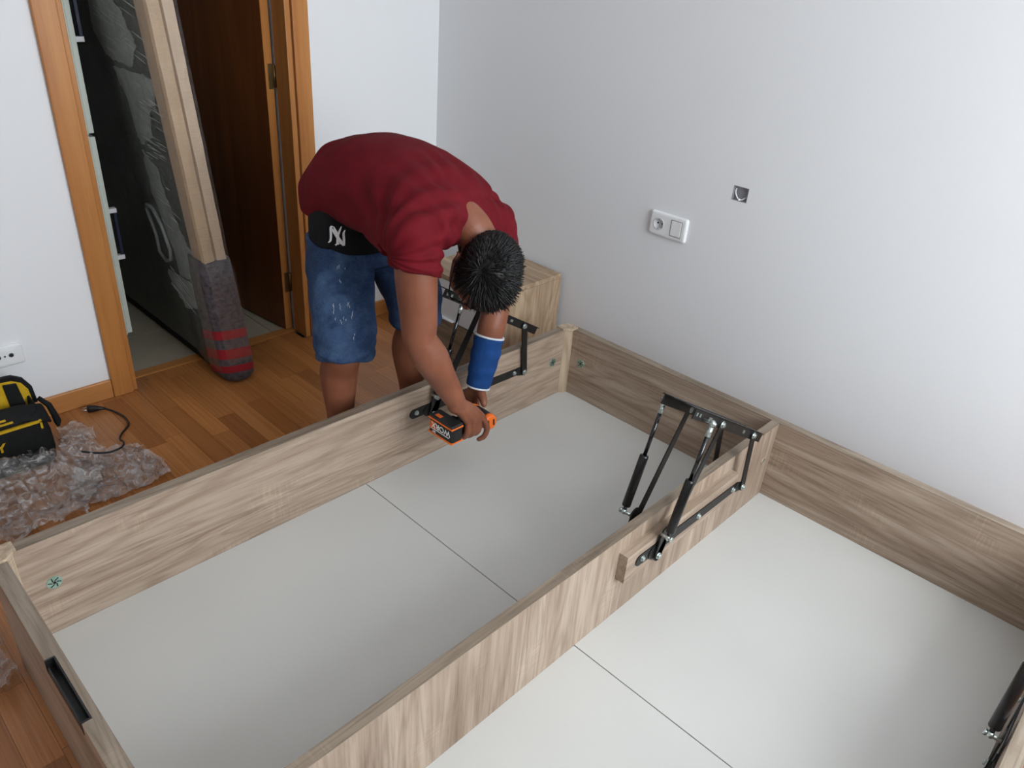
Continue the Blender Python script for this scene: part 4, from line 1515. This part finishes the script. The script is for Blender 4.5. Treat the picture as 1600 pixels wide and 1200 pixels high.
limb(b, [SHO_R.lerp(ELB_R, 0.15), Vector((1.245, 1.56, 0.850)), Vector((1.285, 1.66, 0.850))], [0.072, 0.080, 0.085], 6, 32)      # armpit drape
limb(b, [SHO_L.lerp(ELB_L, 0.12), Vector((1.500, 1.60, 0.840))], [0.066, 0.080], 6, 32)
shirt_me = fuse(b, 0.0055, 22)


def shirt_fold(co, n_):
    # folds radiate from the right armpit over the flank, fine gathers at the shoulder
    p = co - Vector((1.20, 1.50, 0.80))
    r_ = p.length
    a_ = math.atan2(p.z, p.y)
    w1 = math.sin(a_ * 16 + 2.0 * noise.noise(co * 6)) * max(0.0, 1 - abs(r_ - 0.16) / 0.17)
    q = co - Vector((1.40, 1.45, 0.93))
    a2 = math.atan2(q.x, -q.y)
    w2 = math.sin(math.atan2(q.x, q.z + 0.3) * 40 + 2 * noise.noise(co * 9)) * max(0.0, 1 - abs(q.length - 0.15) / 0.12) * 0.7
    w3 = noise.noise(Vector((co.x * 9, co.y * 5, co.z * 11)))
    hem = math.sin(co.x * 60 + co.y * 45) * max(0.0, 1 - abs(co.y - 1.96) / 0.08) * 0.6
    return w1 * 0.9 + w2 * 0.9 + w3 * 1.1 + hem


wrinkle(shirt_me, 0.0056, shirt_fold)
for v in shirt_me.vertices:      # sleeve hem slants: shorter on the outer side
    if v.co.x < 1.30 and v.co.y < 1.56 and v.co.z < 0.86:
        k_ = min(1.0, (0.86 - v.co.z) / 0.09)
        v.co.z += 0.42 * (1.262 - v.co.x) * k_ - 0.008 * k_
shirt = wear('t_shirt', shirt_me, SHIRT.m, 'dark red short-sleeved T-shirt')

# --- underwear waistband with emblem
b = MB()
loft(b, [((1.368, 1.925, 0.640), 0.150, 0.110), ((1.370, 1.925, 0.70), 0.172, 0.124), ((1.372, 1.930, 0.76), 0.172, 0.124), ((1.374, 1.935, 0.82), 0.166, 0.120), ((1.376, 1.94, 0.86), 0.150, 0.105)], 36)
for hip, kne in ((HIP_R, KNE_R), (HIP_L, KNE_L)):
    limb(b, [hip + Vector((0, 0, -0.06)), hip.lerp(kne, 0.28) + Vector((0, 0.02, 0)), hip.lerp(kne, 0.50) + Vector((0, 0.035, 0))], [0.050, 0.050, 0.052], 5, 28)
bx_me = fuse(b, 0.006, 6)
wrinkle(bx_me, 0.002, lambda c_, n_: noise.noise(c_ * 10))
boxers = wear('underwear', bx_me, BOXER, 'black underwear showing above the shorts')

# --- denim shorts
b = MB()
loft(b, [((1.366, 1.908, 0.645), 0.168, 0.118), ((1.368, 1.921, 0.68), 0.184, 0.136), ((1.3715, 1.927, 0.728), 0.181, 0.1325), ((1.3715, 1.928, 0.736), 0.1765, 0.128)], 36)
b.tube(spline([(1.278, 1.915, 0.69), (1.236, 1.850, 0.60), (1.196, 1.785, 0.50), (1.178, 1.760, 0.405)], 5), [0.104] * 4 + [0.099] * 4 + [0.097] * 4 + [0.093] * 2 + [0.090, 0.087], 30)
b.tube(spline([(1.452, 1.915, 0.69), (1.470, 1.850, 0.60), (1.470, 1.790, 0.53), (1.464, 1.772, 0.435)], 5), [0.102] * 4 + [0.097] * 4 + [0.095] * 4 + [0.090] * 2 + [0.087, 0.084], 30)
limb(b, [(1.365, 1.90, 0.70), (1.368, 1.885, 0.680)], [0.085, 0.055])
sh_me = fuse(b, 0.0055, 6)


def short_fold(co, n_):
    k = noise.noise(Vector((co.x * 7, co.y * 7, co.z * 15)))
    hem = max(0.0, 1 - abs(co.z - 0.43) / 0.07)
    return k * 1.2 + hem * math.sin(co.z * 170 + 3 * noise.noise(co * 8)) * 0.7


for v in sh_me.vertices:         # waist sits lower in front than behind
    k_ = max(0.0, min(1.0, (v.co.z - 0.62) / 0.09))
    v.co.z += (v.co.y - 1.985) * 0.26 * k_
wrinkle(sh_me, 0.005, short_fold)
shorts = wear('shorts', sh_me, DENIM.m, 'faded blue denim shorts')

# frayed white threads of the worn patches on the right thigh
tree_s = BVHTree.FromPolygons([v.co + wloc(shorts) for v in sh_me.vertices], [p.vertices[:] for p in sh_me.polygons])


def on_surface(tree, p, lift=0.0015):
    loc, nr, i_, d_ = tree.find_nearest(Vector(p))
    return loc + nr * lift, nr


b = MB()
rr_ = random.Random(5)
pc_, nrm_ = on_surface(tree_s, (1.15, 1.72, 0.585))
tu = (Vector((0, 0, 1)) - nrm_ * nrm_.z).normalized(); tw = nrm_.cross(tu)
for cx_, cz_, wd, ht, cnt in ((0, 0, 0.030, 0.030, 16), (0.01, 0.105, 0.006, 0.012, 2), (-0.03, -0.075, 0.006, 0.012, 2), (0.0, 0.150, 0.016, 0.006, 4)):
    for k in range(cnt):
        q = pc_ + tw * (cx_ + rr_.uniform(-wd, wd)) + tu * (cz_ + rr_.uniform(-ht, ht))
        ln = rr_.uniform(0.006, 0.016)
        pts = []
        for f in (-1, 0, 1):
            pts.append(on_surface(tree_s, q + tu * ln * 0.5 * f + tw * 0.002 * (1 - f * f))[0])
        b.tube(pts, [0.0006, 0.0011, 0.0006], 5)
wo = b.build('frayed_thread', plain('thread_white', (178, 190, 204), 0.9), shorts)
wo['kind'] = 'stuff'

# emblem on the underwear
tree_b = BVHTree.FromPolygons([v.co + wloc(boxers) for v in bx_me.vertices], [p.vertices[:] for p in bx_me.polygons])
ec, en = on_surface(tree_b, (1.215, 1.845, 0.762))
eu = (Vector((0.0, 0.30, 1)) - en * en.dot(Vector((0.0, 0.30, 1)))).normalized(); ew = eu.cross(en)
strokes = [  # (points, widths) on a 2-D grid, interlocked capital letters
    ([(-0.50, -0.25), (-0.34, -0.16), (-0.24, 0.12), (-0.16, 0.48), (-0.02, 0.50)], [0.02, 0.07, 0.08, 0.08, 0.02]),
    ([(-0.16, 0.48), (0.02, 0.10), (0.20, -0.34), (0.30, -0.50)], [0.05, 0.10, 0.11, 0.05]),
    ([(0.30, -0.50), (0.36, -0.20), (0.42, 0.10), (0.54, 0.26)], [0.05, 0.08, 0.07, 0.02]),
    ([(-0.14, -0.42), (0.00, -0.36), (0.10, -0.38)], [0.05, 0.05, 0.02]),
    ([(-0.02, -0.40), (0.06, -0.12), (0.12, 0.06)], [0.08, 0.08, 0.08]),
    ([(0.12, 0.06), (0.04, 0.30), (0.00, 0.50)], [0.08, 0.08, 0.03]),
    ([(0.12, 0.06), (0.28, 0.30), (0.40, 0.46)], [0.07, 0.06, 0.02]),
]
b = MB()
ES = 0.060
for pts, wds in strokes:
    P2 = spline([(p[0], p[1], 0) for p in pts], 4)
    W2 = []
    for i in range(len(wds) - 1):
        for k in range(4):
            W2.append(wds[i] + (wds[i + 1] - wds[i]) * k / 4)
    W2.append(wds[-1])
    lo_, hi_ = [], []
    for i, p in enumerate(P2):
        t_ = (P2[min(i + 1, len(P2) - 1)] - P2[max(i - 1, 0)]).normalized()
        n2_ = Vector((-t_.y, t_.x, 0))
        for lst, s in ((lo_, -1), (hi_, 1)):
            q = p + n2_ * W2[i] * 0.8 * s
            lst.append(b.bm.verts.new(on_surface(tree_b, ec + ew * q.x * ES + eu * q.y * ES, 0.0012)[0]))
    for i in range(len(P2) - 1):
        b.bm.faces.new((lo_[i], lo_[i + 1], hi_[i + 1], hi_[i]))
em = b.build('emblem', plain('emblem_white', (235, 235, 236), 0.7), boxers)
em['label'] = 'white interlocked letter emblem'

# the body stays inside what it wears
off_ = wloc(person)
for v in body_me.vertices:
    p = v.co + off_
    if p.y > 1.66 and 0.46 < p.z < 0.72:
        loc, nr, i_, d_ = tree_s.find_nearest(p)
        if d_ < 0.05 and (p - loc).dot(nr) > -0.005:
            bl_ = tree_b.find_nearest(p)
            if (p - bl_[0]).dot(bl_[1]) > -0.004:
                v.co = loc - nr * 0.007 - off_
# --- knitted wrist support with white hems
b = MB()
p0_ = ELB_L.lerp(WRI_L, 0.40); p1_ = WRI_L.lerp(ELB_L, -0.01)
pts = [p0_.lerp(p1_, f) for f in (0, 0.1, 0.3, 0.5, 0.7, 0.85, 1.0)]
b.tube(pts, [0.0480, 0.0470, 0.0465, 0.0465, 0.0445, 0.0405, 0.0385], 28)
br_me = fuse(b, 0.004, 3)
wrinkle(br_me, 0.0022, lambda c_, n_: noise.noise(c_ * 22) + 0.5 * math.sin(c_.z * 140))
brace = wear('wrist_support', br_me, BRACE, 'blue knitted wrist support with white hems')
for p, q, r_ in ((pts[0], pts[1], 0.0490), (pts[-1], pts[-2], 0.0395)):
    b = MB()
    ax_ = (q - p).normalized()
    b.tube([p - ax_ * 0.003, p - ax_ * 0.003 + ax_ * 0.0055], [r_, r_], 28)
    b.build('white_hem', plain('hem_white', (214, 216, 220), 0.9), brace)

# --- shoes
SHOE = plain('shoe_dark', (38, 38, 42), 0.7)
for ank in (ANK_R, ANK_L):
    b = MB()
    limb(b, [ank + Vector((0, 0.05, -0.048)), ank + Vector((0, -0.03, -0.040)), ank + Vector((0, -0.105, -0.046)), ank + Vector((0, -0.125, -0.050))], [0.037, 0.044, 0.037, 0.032], 5, 16)
    limb(b, [ank + Vector((0, 0.02, -0.04)), ank + Vector((0, 0.005, -0.005))], [0.046, 0.046], 3, 16)
    b.box(ank.x - 0.040, ank.x + 0.040, ank.y - 0.145, ank.y + 0.080, 0.001, 0.020)
    so_me = fuse(b, 0.005, 5)
    for v in so_me.vertices: v.co.z = max(v.co.z, 0.001)
    wear('shoe', so_me, SHOE, 'dark low shoe')

# --- hair: scalp cap and spiky tufts round the whorl
rr_ = random.Random(11)
b = MB()
b.ball(hp(0, -0.016, 0.032), 1.0, 32, 22, (0.0800, 0.1005, 0.0925), HROT)
bm_ = b.bm
kill = []
for v in bm_.verts:
    q = HROT.transposed() @ (v.co - HC)
    # hairline: keep top, back and the sides above the ears
    if q.z < -0.005 - 0.055 * max(0.0, min(1.0, (0.02 - q.y) / 0.10)) or (q.y > 0.055 and q.z < 0.055) or (q.y > 0.02 and q.z < 0.010):
        kill.append(v)
bmesh.ops.delete(bm_, geom=kill, context='VERTS')
hairo = b.build('hair', HAIRM.m, person)
hairo['label'] = 'short spiky black hair'
whorl = Vector((-0.045, -0.006, 0.100))
b = MB()
cnt = 0
while cnt < 2600:
    u_ = rr_.uniform(-1, 1); a_ = rr_.uniform(0, 2 * math.pi); s_ = math.sqrt(1 - u_ * u_)
    d_ = Vector((s_ * math.cos(a_), s_ * math.sin(a_), u_))
    q = Vector((d_.x * 0.0795, d_.y * 0.1000 - 0.016, d_.z * 0.0920 + 0.032))
    if q.z < 0.000 - 0.055 * max(0.0, min(1.0, (0.02 - q.y) / 0.10)) or (q.y > 0.055 and q.z < 0.058) or (q.y > 0.02 and q.z < 0.015):
        continue
    cnt += 1
    n_ = Vector((d_.x / 0.082, d_.y / 0.101, d_.z / 0.092)).normalized()
    away = (q - whorl); away -= n_ * away.dot(n_)
    dist = away.length
    away = away.normalized() if dist > 1e-4 else Vector((1, 0, 0))
    front = max(0.0, min(1.0, (q.y + 0.02) / 0.08))
    ln = rr_.uniform(0.018, 0.030) * (0.30 + 0.9 * front + 0.5 * max(0, q.z / 0.12))
    left_ = max(0.0, min(1.0, (q.x - 0.02) / 0.05))
    ln *= 1 + 0.5 * left_
    lift_ = 0.30 + 0.45 * front + 0.55 * left_ + rr_.uniform(-0.1, 0.15)
    jit = Vector((rr_.uniform(-1, 1), rr_.uniform(-1, 1), rr_.uniform(-1, 1))) * 0.25
    dr_ = (away + n_ * lift_ + jit).normalized()
    tip = q + dr_ * ln
    midp = q + (dr_ + n_ * 0.25) * ln * 0.5
    b.tube([hp(*(q - n_ * 0.002)), hp(*midp), hp(*tip)], [0.0021, 0.0016, 0.0002], 4, False)
st_ = b.build('hair_strand', HAIRM.m, hairo)
st_['kind'] = 'stuff'

# --- eyes under the brow
for s in (-1, 1):
    b = MB(); b.ball(hp(0.031 * s, 0.0815, -0.004), 0.0118, 12, 8); b.build('eye', plain('eye_white', (220, 216, 210), 0.2), person)

# --- glasses
gg = empty('eyeglasses', hp(0, 0.10, 0.0))
tag(gg, 'thin black-rimmed eyeglasses worn by the man', 'eyeglasses')
GB = plain('glasses_black', (16, 16, 17), 0.25)
lens_m = film_material('lens_glass', 0.0, (255, 255, 255), 0.02, (1, 1, 1), 1, 0.0)
b = MB()
for s in (-1, 1):
    rim = []
    for k in range(29):
        t_ = 2 * math.pi * k / 28
        ca, sa = math.cos(t_), math.sin(t_)
        ca = math.copysign(abs(ca) ** 0.6, ca); sa = math.copysign(abs(sa) ** 0.6, sa)
        rim.append(hp(0.036 * s + 0.027 * ca, 0.104 - 0.006 * abs(0.036 * s + 0.027 * ca) / 0.06, -0.004 + 0.019 * sa))
    b.tube(rim, 0.0021, 8, False)
b.tube([hp(-0.010, 0.104, 0.004), hp(0, 0.108, 0.007), hp(0.010, 0.104, 0.004)], 0.0018, 8)
b.build('rim', GB, gg)
for s in (-1, 1):
    b = MB()
    c_ = hp(0.036 * s, 0.101, -0.004)
    b.obox(c_, (HL, HF, HU), (0.025, 0.0007, 0.0175), 0.0004)
    b.build('lens', lens_m, gg)
    b = MB(); b.tube([hp(0.063 * s, 0.099, 0.008), hp(0.076 * s, 0.088, 0.009), hp(0.0855 * s, 0.045, 0.012), hp(0.0885 * s, -0.005, 0.020), hp(0.0875 * s, -0.028, 0.016), hp(0.086 * s, -0.042, 0.0)], 0.0020, 8)
    b.build('temple_arm', GB, gg)
